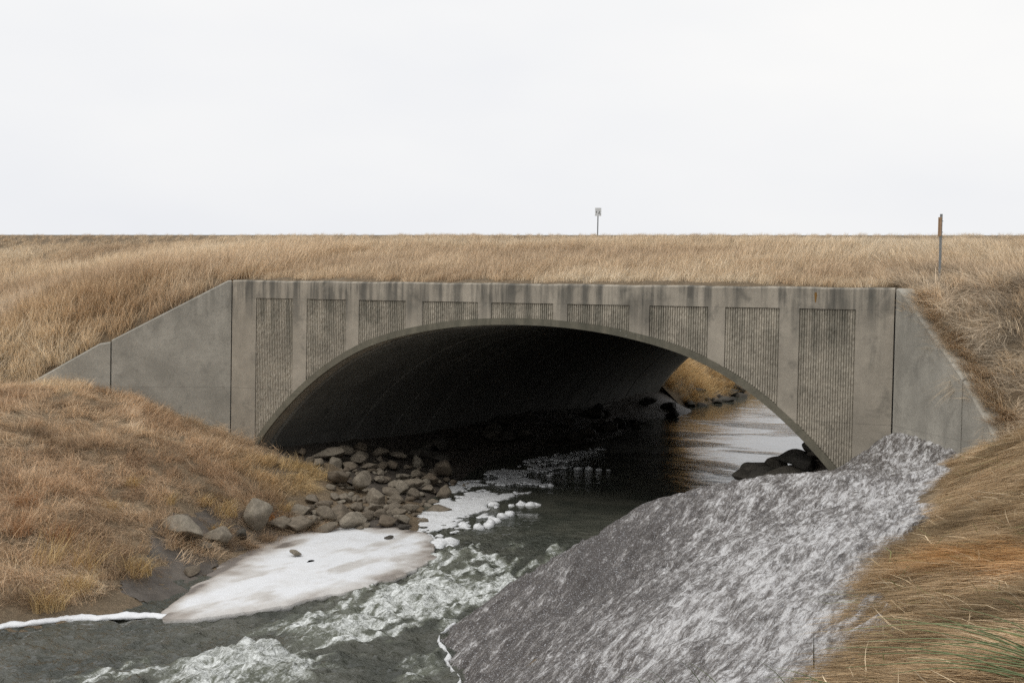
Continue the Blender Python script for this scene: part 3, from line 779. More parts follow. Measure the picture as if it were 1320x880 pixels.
# lacy shelf ice among the rocks at the barrel mouth
def shelf_keep(c, V, q):
    y = c[:, 1]
    xc = np.interp(y, [-3.6, -2.2, 1.0, 4.0, 8.0, 11.0], [6.9, 6.45, 5.75, 5.0, 4.5, 4.2]); hw_ = np.interp(y, [-3.6, -2.2, 1, 4, 8, 11], [0.35, 0.75, 1.05, 1.15, 1.0, 0.5])
    e = 1-np.abs(c[:, 0]-xc)/hw_
    n = fbm(c[:, 0]*1.5, c[:, 1]*0.8, 4, 101, 0.6)+0.55*fbm(c[:, 0]*4.5, c[:, 1]*2.2, 3, 105, 0.6)
    return (np.minimum(e, 0.75)+1.15*n) > 0.60+0.10*smooth(1, 7, y)
V, Q = tensor_grid(np.arange(3.0, 8.2, 0.05), np.arange(-3.8, 11.5, 0.06), lambda x, y: water_base(x, y)+0.022+0.02*fbm(x*3, y*3, 3, 103), shelf_keep)
o = mesh_obj('shelf_ice', V, Q, M_froth, None, True); so = o.modifiers.new('thickness', 'SOLIDIFY'); so.thickness = 0.03; so.offset = -1
tag(o, 'lacy white shelf ice around the rocks at the mouth of the arch', 'ice')

# ------------------------------------------------------------------ rocks
def ico(sub):
    bm = bmesh.new(); bmesh.ops.create_icosphere(bm, subdivisions=sub, radius=1.0)
    v = np.array([p.co[:] for p in bm.verts]); f = [tuple(x.index for x in q.verts) for q in bm.faces]; bm.free(); return v, f
ICO3 = ico(3); ICO2 = ico(2)
def n3(v, s, seed):
    return (fbm(v[:, 0]*s+3.1*seed, v[:, 1]*s+1.7*seed+v[:, 2]*s*0.77, 3, seed)+fbm(v[:, 2]*s-2.3*seed, v[:, 0]*s*0.6+v[:, 1]*s, 3, seed+9))/2
def rock_mesh(seed, lump=0.14, cuts=18):
    r = np.random.default_rng(seed); v, f = ICO3; v = v.copy()
    for _ in range(cuts):
        n = r.normal(size=3); n /= np.linalg.norm(n); d = r.uniform(0.44, 0.78)
        k = v@n; v = v-np.maximum(k-d, 0)[:, None]*n*0.97
    v = v*(1+lump*n3(v, 1.1, seed)[:, None]+0.10*n3(v, 3.5, seed+40)[:, None])
    me = bpy.data.meshes.new('rock'); me.from_pydata([tuple(p) for p in v], [], f); me.update()
    me.polygons.foreach_set('use_smooth', np.ones(len(me.polygons), dtype=bool))
    return me
ROCKS = []
for k in range(12):
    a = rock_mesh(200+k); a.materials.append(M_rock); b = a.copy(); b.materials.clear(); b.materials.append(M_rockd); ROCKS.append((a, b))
_rk = [0]
def rock(x, y, size, label, group=None, dark=False, z=None, flat=None, sink=0.25, rot=None, long=None):
    k = _rk[0]; _rk[0] += 1
    o = bpy.data.objects.new('rock', ROCKS[(k*5+3) % 12][1 if dark else 0])
    fl = flat if flat else rng.uniform(0.55, 0.8); lo = long if long else rng.uniform(1.0, 1.45)
    h = size*0.5
    o.scale = (h*lo, h*rng.uniform(0.8, 1.0), h*fl)
    o.rotation_euler = (rng.uniform(-.25, .25), rng.uniform(-.25, .25), rng.uniform(0, 6.28) if rot is None else rot)
    zz = float(ground(np.array([x]), np.array([y]))[0]) if z is None else z
    if 0 < y < 27 and z is None: zz = float(low_near(np.array([x]), np.array([y]))[0])
    o.location = (x, y, zz+h*fl*(1-2*sink))
    link(o); return tag(o, label, 'rock', group)
RIP=[(4.39,-3.53,0.62),(4.08,-2.94,0.38),(4.28,-2.71,0.28),(4.06,-2.14,0.29),(4.47,-3.06,0.25),(4.84,-3.18,0.52),(4.65,-2.55,0.54),(4.15,-1.52,0.32),(5.08,-2.63,0.51),(4.62,-1.8,0.39),(5.14,-2.22,0.39),(4.92,-1.64,0.34),(4.08,-0.84,0.47),(3.48,0.19,0.4),(3.67,-1.06,0.6),(3.12,-0.59,0.25),(2.8,0.7,0.35),(2.46,0.63,0.44),(1.87,1.12,0.85),(2.45,1.56,0.55),(1.39,0.82,0.27),(3.72,0.46,0.35),(4.68,-1.17,0.51),(5.08,-1.2,0.35),(5.46,-1.57,0.31),(5.63,-2.28,0.46),(5.32,-0.93,0.38),(4.33,-0.14,0.34),(4.41,0.26,0.37),(4.33,0.78,0.4),(4.72,0.19,0.28),(4.78,-0.5,0.33),(4.3,1.65,0.47),(4.67,0.94,0.35),(3.84,3.01,0.72),(5.2,0.66,0.45),(5.26,0.16,0.25),(5.74,-0.41,0.51),(6.02,-2.33,0.28),(5.88,-1.37,0.18),(3.09,1.98,0.43),(3.01,1.7,0.36),(4.33,1.36,0.24),(4.11,0.49,0.32),(4.33,-0.81,0.25),(3.74,-2.1,0.32),(3.97,-2.5,0.23),(4.35,-2.43,0.21),(4.41,-2.0,0.26),(2.95,1.29,0.39),(3.84,1.25,0.38),(3.84,1.85,0.36),(2.66,-0.32,0.31),(2.05,0.25,0.29),(1.74,1.97,0.44),(1.58,3.01,0.48),(2.05,3.1,0.45),(2.37,3.45,0.48),(3.04,3.27,0.44),(4.49,-2.81,0.23),(5.25,-2.53,0.2),(5.26,-1.98,0.21),(3.98,-1.65,0.27)]
RIPO = []
for i, (x, y, sz_) in enumerate(RIP):
    if i == 0: rock(x, y, sz_*1.05, 'broad dark grey rock wedged between the grass tip and the ice sheet', flat=.6, sink=.2, rot=.9)
    elif i == 5: rock(x, y, sz_, 'low rock with an olive moss patch at the upper edge of the ice sheet', flat=.55, sink=.2)
    elif i == 14: rock(x, y, sz_*1.05, 'large greenish boulder beside the tip of the grass bank', sink=.12)
    elif i == 12: rock(x, y, sz_*1.1, 'tall rounded greenish boulder in the middle of the riprap pile', flat=.95, long=1.0, sink=.12)
    elif i == 18: rock(x, y, sz_, 'long flat slab lying at the top of the riprap under the arch', flat=.4, long=1.5, rot=.1)
    elif i == 34: rock(x, y, sz_*1.05, 'large lone boulder at the shaded edge of the lacy ice', flat=.75, sink=.15)
    elif i == 35: rock(x, y, sz_*1.05, 'rounded tan boulder standing in the lacy white ice', flat=.9, long=1.0, sink=.12)
    elif i == 37: rock(x, y, sz_*1.1, 'long low brown rock lying across the lacy white ice', flat=.55, long=1.3, sink=.2, rot=.45)
    elif i == 39: rock(x, y, sz_*1.2, 'small round stone set in the white ice below the brown rock', sink=.15)
    elif i == 38: rock(x, y, sz_, 'dark stone at the upper right corner of the ice sheet', dark=True, sink=.15)
    elif y < 0.9: RIPO.append(rock(x, y, sz_*rng.uniform(1.12, 1.3), 'riprap', 'riprap rocks at the arch mouth', sink=.25))
    else: rock(x, y, sz_*rng.uniform(1.0, 1.15), 'shaded riprap rock just inside the arch on the left', 'riprap rocks in the shade of the arch', sink=.15)
ORD = ['leftmost', 'second', 'third', 'fourth', 'fifth', 'sixth', 'seventh', 'eighth', 'ninth', 'tenth', 'eleventh', 'twelfth', 'thirteenth', 'fourteenth', 'fifteenth', 'sixteenth', 'seventeenth', 'eighteenth']
for lo_, hi_, row in ((-9, -2.2, 'front row along the ice sheet'), (-2.2, -1.2, 'second row above the ice sheet'), (-1.2, 0, 'third row above the ice sheet'), (0, 2, 'last sunlit row before the arch shade')):
    rr = [o for o in RIPO if lo_ <= o.location.y < hi_]
    rr.sort(key=lambda o: (np.array(o.location)-CAM)@_r/((np.array(o.location)-CAM)@_f))
    for o, w_ in zip(rr, ORD): o['label'] = 'grey riprap rock, %s%s in the %s' % (w_, '' if w_ == 'leftmost' else ' from left', row)
for x, y, sz_, lb in ((4.95, -2.35, .42, 'blocky rock at the middle of the ice sheet upper edge'), (5.35, -2.05, .36, 'pale rock at the upper edge of the ice, right of middle'), (5.75, -1.95, .4, 'brown rock at the upper right end of the ice edge'), (4.55, -2.75, .45, 'tilted rock above the left end of the ice edge')):
    rock(x, y, sz_, lb, sink=.15)
# smaller stones filling the gaps of the pile
for k in range(150):
    t_ = rng.uniform(); x = rng.uniform(2.6, 6.0); y = rng.uniform(-3.2, 3.2)
    e = np.interp(y, [-3.2, -1, 1, 3.2], [5.2, 5.6, 5.1, 4.6]); a_ = np.interp(y, [-3.2, -1.5, 0, 3.2], [4.1, 3.7, 2.4, 1.2])
    x = a_+(e-a_)*t_
    rock(x, y, rng.uniform(.12, .26), 'small stone filling the gaps of the riprap pile', 'small stones in the riprap', sink=.3)
# riprap lining the left wall deeper inside the barrel, and the right wall
for k in range(34):
    y = rng.uniform(3.5, 26.5); x = np.interp(y, [3, 10, 27], [2.6, 2.1, 1.7])+rng.uniform(-1.1, 1.2)
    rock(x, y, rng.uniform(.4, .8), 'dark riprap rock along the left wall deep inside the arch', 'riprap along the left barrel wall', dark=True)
for k in range(30):
    y = 0.8+25*rng.uniform()**1.6; x = 12.35+rng.uniform(-.75, .9)
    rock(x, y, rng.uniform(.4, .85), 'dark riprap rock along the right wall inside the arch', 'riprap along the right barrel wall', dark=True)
for k in range(22):
    y = 27.6+rng.uniform(0, 11); x = 2.0-.02*(y-27)+rng.uniform(-.6, .35)
    rock(x, y, rng.uniform(.4, .9), 'dark rock at the foot of the golden upstream bank', 'rocks at the upstream bank', dark=True)
for x, y, sz_, lb in ((11.6, 1.9, .55, 'dark boulder beside the snow crest under the right arch foot'), (11.95, 2.6, .65, 'larger dark boulder behind the snow crest inside the arch'), (11.75, 3.6, .6, 'dark boulder at the water edge on the right inside the arch'), (12.4, 2.0, .7, 'dark boulder against the right barrel wall')):
    rock(x, y, sz_, lb, dark=True, sink=.3, flat=.6)  # dark colour stands for the shade under the arch
# rocks half buried in the left bank
rock(3.98, -6.2, .85, 'long pale slab lying tilted in the left bank', flat=.55, long=1.6, rot=-.55, sink=.15)
rock(4.41, -6.15, .36, 'small block at the lower end of the pale bank slab', flat=.6, sink=.25)
rock(4.36, -5.72, .6, 'angular grey block right of the pale bank slab', flat=.8, sink=.12)
rock(4.32, -5.1, .34, 'dark round stone between two larger bank rocks', dark=True, flat=.95, long=1.0, sink=.12)
rock(4.02, -4.3, .8, 'large smooth brown boulder in the left bank above the ice', flat=.95, long=1.05, sink=.15)
rock(4.22, -3.8, .55, 'low rock under golden straw beside the large brown boulder', flat=.6, sink=.2)
rock(4.85, -7.0, .42, 'half buried brown rock in the mud at the shore', flat=.5, sink=.4)
rock(5.62, -5.25, .28, 'small brown stone lying alone on the white ice sheet', z=-4.79, flat=.6, sink=.12)
rock(6.25, -3.25, .17, 'flat dark stone frozen into the ice sheet near its tip', z=-4.74, flat=.4, sink=.2, dark=True)


# ------------------------------------------------------------------ froth clumps floating by the rocks
def clump(pts, label, group=None, seed=0):
    v0, f0 = ICO2; mb = MB()
    for i, (x, y, z, r) in enumerate(pts):
        z = z+float(water_base(x, y))+4.62
        v = v0*(1+0.6*n3(v0, 1.8, seed+i)[:, None]+0.35*n3(v0, 4.0, seed+i)[:, None])*np.array([r, r, r*0.75])+np.array([x, y, z]); mb.add(v, f0)
    c_ = np.mean([(p[0], p[1], p[2]) for p in pts], 0)
    o = mb.build('ice_clump', M_froth, None, True, fix=False)
    return tag(o, label, 'ice', group)
clump([(7.02,-2.80,-4.62,.19),(7.2,-2.62,-4.62,.17),(6.85,-2.62,-4.64,.14),(7.12,-2.95,-4.66,.13),(7.28,-2.78,-4.66,.10)], 'largest frothy white ice lump just above the rapids', seed=400)
clump([(6.82,-1.35,-4.64,.13),(6.7,-1.25,-4.64,.10),(6.95,-1.5,-4.65,.08)], 'frothy ice lump between the largest lump and the lacy shelf', seed=410)
clump([(7.13,-1.35,-4.63,.13),(7.24,-1.2,-4.63,.12),(7.16,-.95,-4.63,.12),(7.2,-.75,-4.63,.11),(7.17,-.45,-4.63,.13),(7.2,-.2,-4.63,.12),(7.02,-.6,-4.64,.09)], 'row of joined frothy ice lumps standing in dark water', seed=420)
clump([(6.52,.47,-4.62,.12),(6.48,.58,-4.63,.08)], 'single round frothy ice lump left of a row of three', seed=430)
clump([(6.83,.68,-4.64,.08),(6.93,.86,-4.63,.11),(6.98,.8,-4.64,.08)], 'middle small ice lump in dark water under the arch', seed=440)
clump([(7.16,.89,-4.63,.12),(7.26,1.0,-4.64,.09)], 'right end small ice lump in dark water under the arch', seed=450)
clump([(6.28,3.5,-4.64,.08),(6.35,3.66,-4.62,.09)], 'tiny floating ice bit in the darkest water under the arch', seed=460)
clump([(5.68,6.85,-4.65,.12),(5.95,6.95,-4.65,.13),(6.2,7.0,-4.65,.10),(6.42,7.1,-4.66,.08)], 'thin pale ice floe farthest under the arch', seed=470)
clump([(6.6,-2.35,-4.64,.12),(6.42,-2.25,-4.64,.10),(6.75,-2.2,-4.64,.09)], 'frothy ice lump touching the shelf ice beside the dark stone', seed=480)


# ------------------------------------------------------------------ marker post and road sign
post = tag(empty('marker_post', (15.17, 1.2, 0.04)), 'thin grey steel marker post with orange board edge on, right of the arch', 'post')
def post_part(mb, name, mat):
    o = mb.build(name, mat, post); return o
mb = MB()   # steel U channel
mb.loft([[(-.022, -.012, z), (.022, -.012, z), (.022, .014, z), (.012, .014, z), (.012, -.004, z), (-.012, -.004, z), (-.012, .014, z), (-.022, .014, z)] for z in (-.5, 0, .6, 1.33)])
post_part(mb, 'channel', M_galv)
mb = MB(); mb.loft([[(-.045, -.032, z), (.012, -.022, z), (.012, -.013, z), (-.045, -.023, z)] for z in (.93, 1.27)])
mb.loft([[(-.045, -.0345, z), (-.033, -.0325, z), (-.033, -.05, z), (-.045, -.052, z)] for z in (.93, 1.27)])
post_part(mb, 'marker_board', M_board)
for z in (1.0, 1.2):
    mb = MB(); mb.loft([[(x, .004+.008*math.cos(a), z+.008*math.sin(a)) for a in np.linspace(0, 6.283, 6, endpoint=False)] for x in (.022, .038)]); post_part(mb, 'bolt', M_galv)
SX, SY = 0.449, 20.5
sz = 1.36
sign = tag(empty('road_sign', (SX, SY, sz)), 'small white rectangular sign on a thin grey post beyond the road', 'sign')
mb = MB(); mb.loft([[(.022*math.cos(a), .022*math.sin(a), z) for a in np.linspace(0, 6.283, 10, endpoint=False)] for z in (-.4, 1.55, 1.76)]); mb.build('post', M_galv, sign)
mb = MB(); mb.box(-.115, .115, -.034, -.028, 1.47, 1.77); pl = mb.build('sign_plate', M_signw, sign)
for sgl in ([(-.075, 1.585), (-.045, 1.585), (-.048, 1.645), (-.07, 1.645)], [(-.005, 1.55), (.018, 1.55), (.075, 1.655), (.052, 1.655)], [(.035, 1.585), (.075, 1.52), (.092, 1.53), (.052, 1.595)]):
    mb = MB(); mb.add([(x, -.0365, z) for x, z in sgl], [(0, 1, 2, 3)]); mb.build('mark', M_signb, pl, fix=False)
sign.rotation_euler.z = 0.55

# ------------------------------------------------------------------ grass
def tuft_mesh(name, n, rad, length, th0, th1, spread, width, segs=3, seed=0, mat=None, seedhead=0.0, droop=0.0):
    r = np.random.default_rng(seed)
    ang = r.uniform(0, 6.283, n); rr = rad*np.sqrt(r.uniform(0, 1, n))
    bx, by = rr*np.cos(ang), rr*np.sin(ang)
    L_ = r.uniform(*length, n); t0 = r.uniform(*th0, n); t1 = r.uniform(*th1, n)
    az = r.normal(0, spread, n); w = width*r.uniform(0.6, 1.3, n); bvv = r.uniform(0, 1, n)
    tw = az+math.pi/2+r.normal(0, 0.7, n)
    P = np.stack([bx, by, np.full(n, -0.02)], -1); verts = []; 
    for k in range(segs+1):
        s = k/segs
        ww = w*(1-s)**0.6*(1.0) if k < segs else 0*w
        off = np.stack([np.cos(tw)*ww*0.5, np.sin(tw)*ww*0.5, np.zeros(n)], -1)
        verts.append((P-off, P+off))
        th = t0+(t1-t0)*s; a2 = az + r.normal(0, 0.12, n)
        P = P+np.stack([np.sin(th)*np.cos(a2), np.sin(th)*np.sin(a2), np.cos(th)], -1)*(L_/segs)[:, None]
    V = []; F = []; B = []
    per = 2*segs+1
    arr = np.empty((n, per, 3))
    for k in range(segs): arr[:, 2*k] = verts[k][0]; arr[:, 2*k+1] = verts[k][1]
    arr[:, -1] = verts[segs][0]
    base = (np.arange(n)*per)[:, None]
    tri = []
    for k in range(segs-1):
        a = 2*k; tri += [(a, a+1, a+3), (a, a+3, a+2)]
    tri += [(2*segs-2, 2*segs-1, 2*segs)]
    F = (base[:, :, None]+np.array(tri)[None]).reshape(-1, 3)
    me = bpy.data.meshes.new(name); V = arr.reshape(-1, 3)
    me.vertices.add(len(V)); me.vertices.foreach_set('co', V.astype(np.float32).ravel())
    me.loops.add(F.size); me.loops.foreach_set('vertex_index', F.astype(np.int32).ravel())
    me.polygons.add(len(F)); me.polygons.foreach_set('loop_start', np.arange(0, F.size, 3, dtype=np.int32)); me.update(calc_edges=True)
    a = me.attributes.new('bv', 'FLOAT', 'POINT'); a.data.foreach_set('value', np.repeat(bvv, per).astype(np.float32))
    me.materials.append(mat or M_grass)
    return me

R_ = math.radians
def library(name, specs):
    col = bpy.data.collections.new(name)
    for i, sp in enumerate(specs):
        col.objects.link(bpy.data.objects.new('%s_%02d' % (name, i), tuft_mesh(name, seed=300+i*7, **sp)))
    return col
LIB_TALL = library('tall_grass_blades', [dict(n=44, rad=.18, length=(.25, .62), th0=(R_(5), R_(45)), th1=(R_(25), R_(95)), spread=.6, width=.0095, segs=3) for _ in range(5)])
LIB_MID = library('mid_grass_blades', [dict(n=60, rad=.2, length=(.14, .36), th0=(0, R_(45)), th1=(R_(30), R_(95)), spread=1.1, width=.0075, segs=3) for _ in range(5)])
LIB_MAT = library('matted_grass_blades', [dict(n=60, rad=.16, length=(.22, .55), th0=(R_(48), R_(82)), th1=(R_(78), R_(100)), spread=.42, width=.006, segs=3) for _ in range(6)])
LIB_COMB = library('combed_grass_blades', [dict(n=46, rad=.13, length=(.22, .5), th0=(R_(55), R_(86)), th1=(R_(82), R_(100)), spread=.32, width=.0092, segs=4) for _ in range(6)])

LIB_STRAW = library('loose_straw_blades', [dict(n=9, rad=.2, length=(.2, .5), th0=(R_(50), R_(88)), th1=(R_(70), R_(100)), spread=.6, width=.008, segs=4) for _ in range(5)])

def rot_euler(n, d):
    d = d-(d*n).sum(1)[:, None]*n; d /= np.linalg.norm(d, axis=1)[:, None]
    y = np.cross(n, d)
    return np.stack([np.arctan2(y[:, 2], n[:, 2]), np.arctan2(-d[:, 2], np.hypot(d[:, 0], d[:, 1])), np.arctan2(d[:, 1], d[:, 0])], -1)

def scatter(name, lib, pts, rot, scl, col, label, cat='grass'):
    n = len(pts)
    me = bpy.data.meshes.new(name); me.vertices.add(n); me.vertices.foreach_set('co', pts.astype(np.float32).ravel())
    for nm, typ, arr, key in (('rot', 'FLOAT_VECTOR', rot, 'vector'), ('col', 'FLOAT_VECTOR', np.minimum(col*WARM, 0.9), 'vector'), ('scl', 'FLOAT', scl, 'value'), ('pick', 'INT', rng.integers(0, 1000, n), 'value')):
        a = me.attributes.new(nm, typ, 'POINT'); a.data.foreach_set(key, np.ascontiguousarray(arr, dtype=np.int32 if typ == 'INT' else np.float32).ravel())
    o = link(bpy.data.objects.new(name, me))
    ng = bpy.data.node_groups.new(name+'_nodes', 'GeometryNodeTree')
    ng.interface.new_socket('Geometry', in_out='INPUT', socket_type='NodeSocketGeometry'); ng.interface.new_socket('Geometry', in_out='OUTPUT', socket_type='NodeSocketGeometry')
    gi = ng.nodes.new('NodeGroupInput'); go = ng.nodes.new('NodeGroupOutput')
    ip = ng.nodes.new('GeometryNodeInstanceOnPoints'); ci = ng.nodes.new('GeometryNodeCollectionInfo')
    ci.inputs['Collection'].default_value = lib; ci.inputs['Separate Children'].default_value = True; ci.inputs['Reset Children'].default_value = True
    def na(nm, dt):
        a = ng.nodes.new('GeometryNodeInputNamedAttribute'); a.data_type = dt; a.inputs['Name'].default_value = nm; return a.outputs['Attribute']
    er = ng.nodes.new('FunctionNodeEulerToRotation')
    L = ng.links.new
    L(gi.outputs[0], ip.inputs['Points']); L(ci.outputs[0], ip.inputs['Instance']); ip.inputs['Pick Instance'].default_value = True
    L(na('pick', 'INT'), ip.inputs['Instance Index']); L(na('rot', 'FLOAT_VECTOR'), er.inputs[0]); L(er.outputs[0], ip.inputs['Rotation']); L(na('scl', 'FLOAT'), ip.inputs['Scale'])
    L(ip.outputs[0], go.inputs[0])
    md = o.modifiers.new('grass', 'NODES'); md.node_group = ng
    o['label'] = label; o['category'] = cat; o['kind'] = 'stuff'
    return o

def normals(x, y, e=0.25):
    zx = (ground(x+e, y)-ground(x-e, y))/(2*e); zy = (ground(x, y+e)-ground(x, y-e))/(2*e)
    zx = np.clip(zx, -1.2, 1.2); zy = np.clip(zy, -1.2, 1.2)
    n = np.stack([-zx, -zy, np.ones_like(x)], -1); return n/np.linalg.norm(n, axis=1)[:, None]

WARM = np.array([1.05, 1.03, 1.02])
def palette(keys, t):
    t = np.clip(t, 0, 1)*(len(keys)-1); i = np.minimum(t.astype(int), len(keys)-2); f = (t-i)[:, None]
    k = np.array(keys); return k[i]*(1-f)+k[i+1]*f

def uniform(n, x0, x1, y0, y1):
    return rng.uniform(x0, x1, n), rng.uniform(y0, y1, n)
def wall_clear(x, y, u, o, th=0.40, tmax=5.2):
    dx, dy = x-o[0], y-o[1]; t = dx*u[0]+dy*u[1]
    nrm = np.array([u[1], -u[0]]) if u[0] < 0 else np.array([-u[1], u[0]])
    d = dx*nrm[0]+dy*nrm[1]
    return ~((t > -0.2) & (t < tmax) & (d > -0.05) & (d < th))

# --- embankment: road slope above the headwall, both flanks
x, y = uniform(38000, -30, 34, -7, 8.0)
k = ~in_front(x, y)
k &= (y > 0.50) | (x < -0.1) | (x > W+0.1)
k &= wall_clear(x, y, UL, (0, 0)) & wall_clear(x, y, UR, (W, 0), 0.20, 3.5)
k &= (upper(x, y) > low_near(x, y)-0.1) | (x > W)
x, y = x[k], y[k]
z = ground(x, y); nrm = normals(x, y)
up = np.array([0, 0, 1.0]); nn = 0.55*nrm+0.45*up; nn /= np.linalg.norm(nn, axis=1)[:, None]
flow = 0.5+0.9*fbm(x*0.12, y*0.12, 3, 111)+0.5*rng.normal(size=len(x))*0.6
flow = np.where(x > W-1, math.pi*1.05+flow*1.1, flow-0.5)
d = np.stack([np.cos(flow), np.sin(flow), np.zeros_like(x)], -1)
tone = 0.52+0.75*fbm(x*0.22, y*0.5, 4, 113)+0.13*rng.normal(size=len(x))
tan_keys = [(.46,.33,.205),(.64,.49,.32),(.77,.63,.44),(.84,.74,.57)]
col = palette(tan_keys, tone)
pale = smooth(0.0, 0.5, fbm(x*0.25+7, y*0.45, 3, 117))*smooth(0.5, -2.5, x)*smooth(6, 1, y)
col = col*(1-0.6*pale[:, None])+np.array([.78,.68,.54])*0.6*pale[:, None]
straw = (0.30*smooth(-0.5, 1.5, y))[:, None]
col = col*(1-straw)+np.array([.84,.73,.57])*straw
tall = (x < 0.5) & (y < 4.5)
matr = (x > W-0.3) & (y < 2.5) & (rng.uniform(size=len(x)) < 0.65)
tall &= rng.uniform(size=len(x)) < 0.75
scl = rng.uniform(0.75, 1.25, len(x))*(1-0.66*smooth(5, 8, y))*(1-0.3*smooth(1.6, 0.5, y)*((x > 0) & (x < W)))
pos = np.stack([x, y, z], -1); rot = rot_euler(nn, d)
sh = ~tall & ~matr
grey = (0.35+0.5*np.clip(fbm(x*0.6, y*0.6, 3, 213), -.4, .6))[:, None]
colr = (col*(1-grey)+np.array([.50,.43,.34])*grey)*(0.82+0.75*fbm(x*1.3, y*1.3, 3, 225))[:, None]
scatter('flank_grass', LIB_MAT, pos[matr], rot_euler(nrm[matr], 0.7*d[matr]+np.stack([1.0*rng.normal(size=matr.sum()), 1.0*rng.normal(size=matr.sum())-.5, np.zeros(matr.sum())], -1)), scl[matr]*1.25, colr[matr], 'tangled dry weeds on the slope right of the arch behind the wing wall')
scatter('embankment_grass', LIB_MID, pos[sh], rot[sh], scl[sh], col[sh], 'short tan dry grass covering the road embankment above the arch')
scatter('slope_grass', LIB_TALL, pos[tall], rot[tall], scl[tall]*1.05, np.where((x[tall] > W)[:, None], col[tall]*0.9*(1-0.35*np.clip(fbm(x[tall]*0.7, y[tall]*0.7, 3, 211), -.3, 1))[:, None]*np.array([.96, 1.0, 1.06]), col[tall]), 'tall pale dry grass on the slopes behind the wing walls')

# weeds hanging over the top of the right wing wall
n_ = 420; t_ = rng.uniform(0.15, 3.9, n_); nb = np.array([-UR[1], UR[0]]); o_ = rng.uniform(0.17, 0.5, n_)
x = W+UR[0]*t_+nb[0]*o_; y = UR[1]*t_+nb[1]*o_
z = np.interp(t_, [0, 2.4, 3.2, 4.6], [0.0, -1.44, -2.09, -3.0])-0.03+0.25*np.maximum(o_-0.27, 0)
fl2 = math.atan2(-nb[1]+UR[1]*0.6, -nb[0]+UR[0]*0.6)+0.7*rng.normal(size=n_)
scatter('overhanging_weeds', LIB_MAT, np.stack([x, y, z], -1), rot_euler(np.tile([0.1, -0.1, 0.99], (n_, 1)), np.stack([np.cos(fl2), np.sin(fl2), np.zeros(n_)], -1)), rng.uniform(0.4, 0.85, n_), palette(tan_keys, 0.35+0.25*rng.normal(size=n_)), 'dry weeds hanging over the sloping top of the right wing wall')

# --- left lower bank: matted brown grass
x, y = uniform(16000, -9, 6, -14.5, -0.15)
k = in_front(x, y)
bz = ground(x, y)
wl = -4.74+0.12*fbm(x*1.1, y*1.1, 3, 119)
k &= (bz > wl) & (x < 5.1)
k &= ~((x > 3.4+0.25*fbm(y*1.7, x, 3, 5)) & (y > -3.0)) & ~((x > 2.2) & (y > -0.7))
k &= rng.uniform(size=len(x)) < 0.12+0.88*smooth(-0.2, 0.2, fbm(x*1.1, y*1.1, 4, 123))+0.45*smooth(-3.9, -3.3, bz)+0.6*smooth(-7.2, -8.5, y)
x, y, z = x[k], y[k], bz[k]
nrm = normals(x, y)
flow = -0.75+2.4*fbm(x*0.6, y*0.6, 3, 127)+0.6*rng.normal(size=len(x))
d = np.stack([np.cos(flow), np.sin(flow), np.zeros_like(x)], -1)
tone = 0.5+0.95*fbm(x*0.9, y*0.9, 4, 131, .65)+0.15*rng.normal(size=len(x))
col = palette([(.33,.24,.155),(.53,.395,.26),(.70,.54,.365),(.82,.67,.48)], tone)
rd = smooth(0.1, 0.5, fbm(x*0.4+3, y*0.4, 3, 133))[:, None]*0.22
col = col*(1-rd)+np.array([.50,.30,.17])*rd
gd = (smooth(1.0, 2.8, x)*smooth(-3.6, -1.2, y))[:, None]*0.7
col = col*(1-gd)+np.array([.58,.43,.19])*gd
pos = np.stack([x, y, z], -1); rot = rot_euler(nrm, d); loose = rng.uniform(size=len(x)) < 0.22+0.4*smooth(0.1, 0.5, fbm(x*1.1, y*1.1, 3, 217))
scatter('bank_tufts', LIB_MID, pos[loose], rot[loose], rng.uniform(0.5, 1.2, loose.sum()), col[loose]*1.1, 'loose clumpy straw standing out of the left bank mat')
scatter('left_bank_grass', LIB_MAT, pos[~loose], rot[~loose], rng.uniform(0.55, 1.05, (~loose).sum()), col[~loose], 'matted brown dry grass on the lower left bank')

# --- right bank in the foreground: grass combed flat towards the snow
x, y = uniform(17000, 15.6, 21, -20, -2.3)
bz = ground(x, y)
edge = 16.62+0.70*smooth(-12, -16, y)+0.35*fbm(x*0.3, y*0.55, 3, 39)+0.04*rng.normal(size=len(x))
k = (x > edge) & in_front(x, y) & (np.hypot(x-CAM[0], y-CAM[1]) > 1.2)
k |= (x > 15.9) & (y > -5) & (y < -2.6) & in_front(x, y) & (bz > -2.75)
x, y, z = x[k], y[k], bz[k]
nrm = normals(x, y)
flow = math.pi*1.12+0.5*fbm(x*0.35, y*0.35, 3, 137)+0.12*rng.normal(size=len(x))
d = np.stack([np.cos(flow), np.sin(flow), np.zeros_like(x)], -1)
tone = 0.45+0.8*fbm(x*1.2+y*0.3, y*0.9, 4, 139)+0.16*rng.normal(size=len(x))
col = palette([(.25,.18,.10),(.40,.29,.165),(.57,.42,.25),(.78,.62,.42)], tone)
og = smooth(0.62, 0.2, np.abs(y-(-13.6)+0.9*(x-17.6)+0.5*fbm(x, y, 2, 141)))[:, None]*smooth(16.8, 17.3, x)[:, None]*0.5
col = col*(1-og)+np.array([.70,.38,.13])*og
scatter('right_bank_grass', LIB_COMB, np.stack([x, y, z+0.01], -1), rot_euler(nrm, d), rng.uniform(0.6, 1.1, len(x)), col, 'brown dry grass combed flat on the right bank beside the snow')

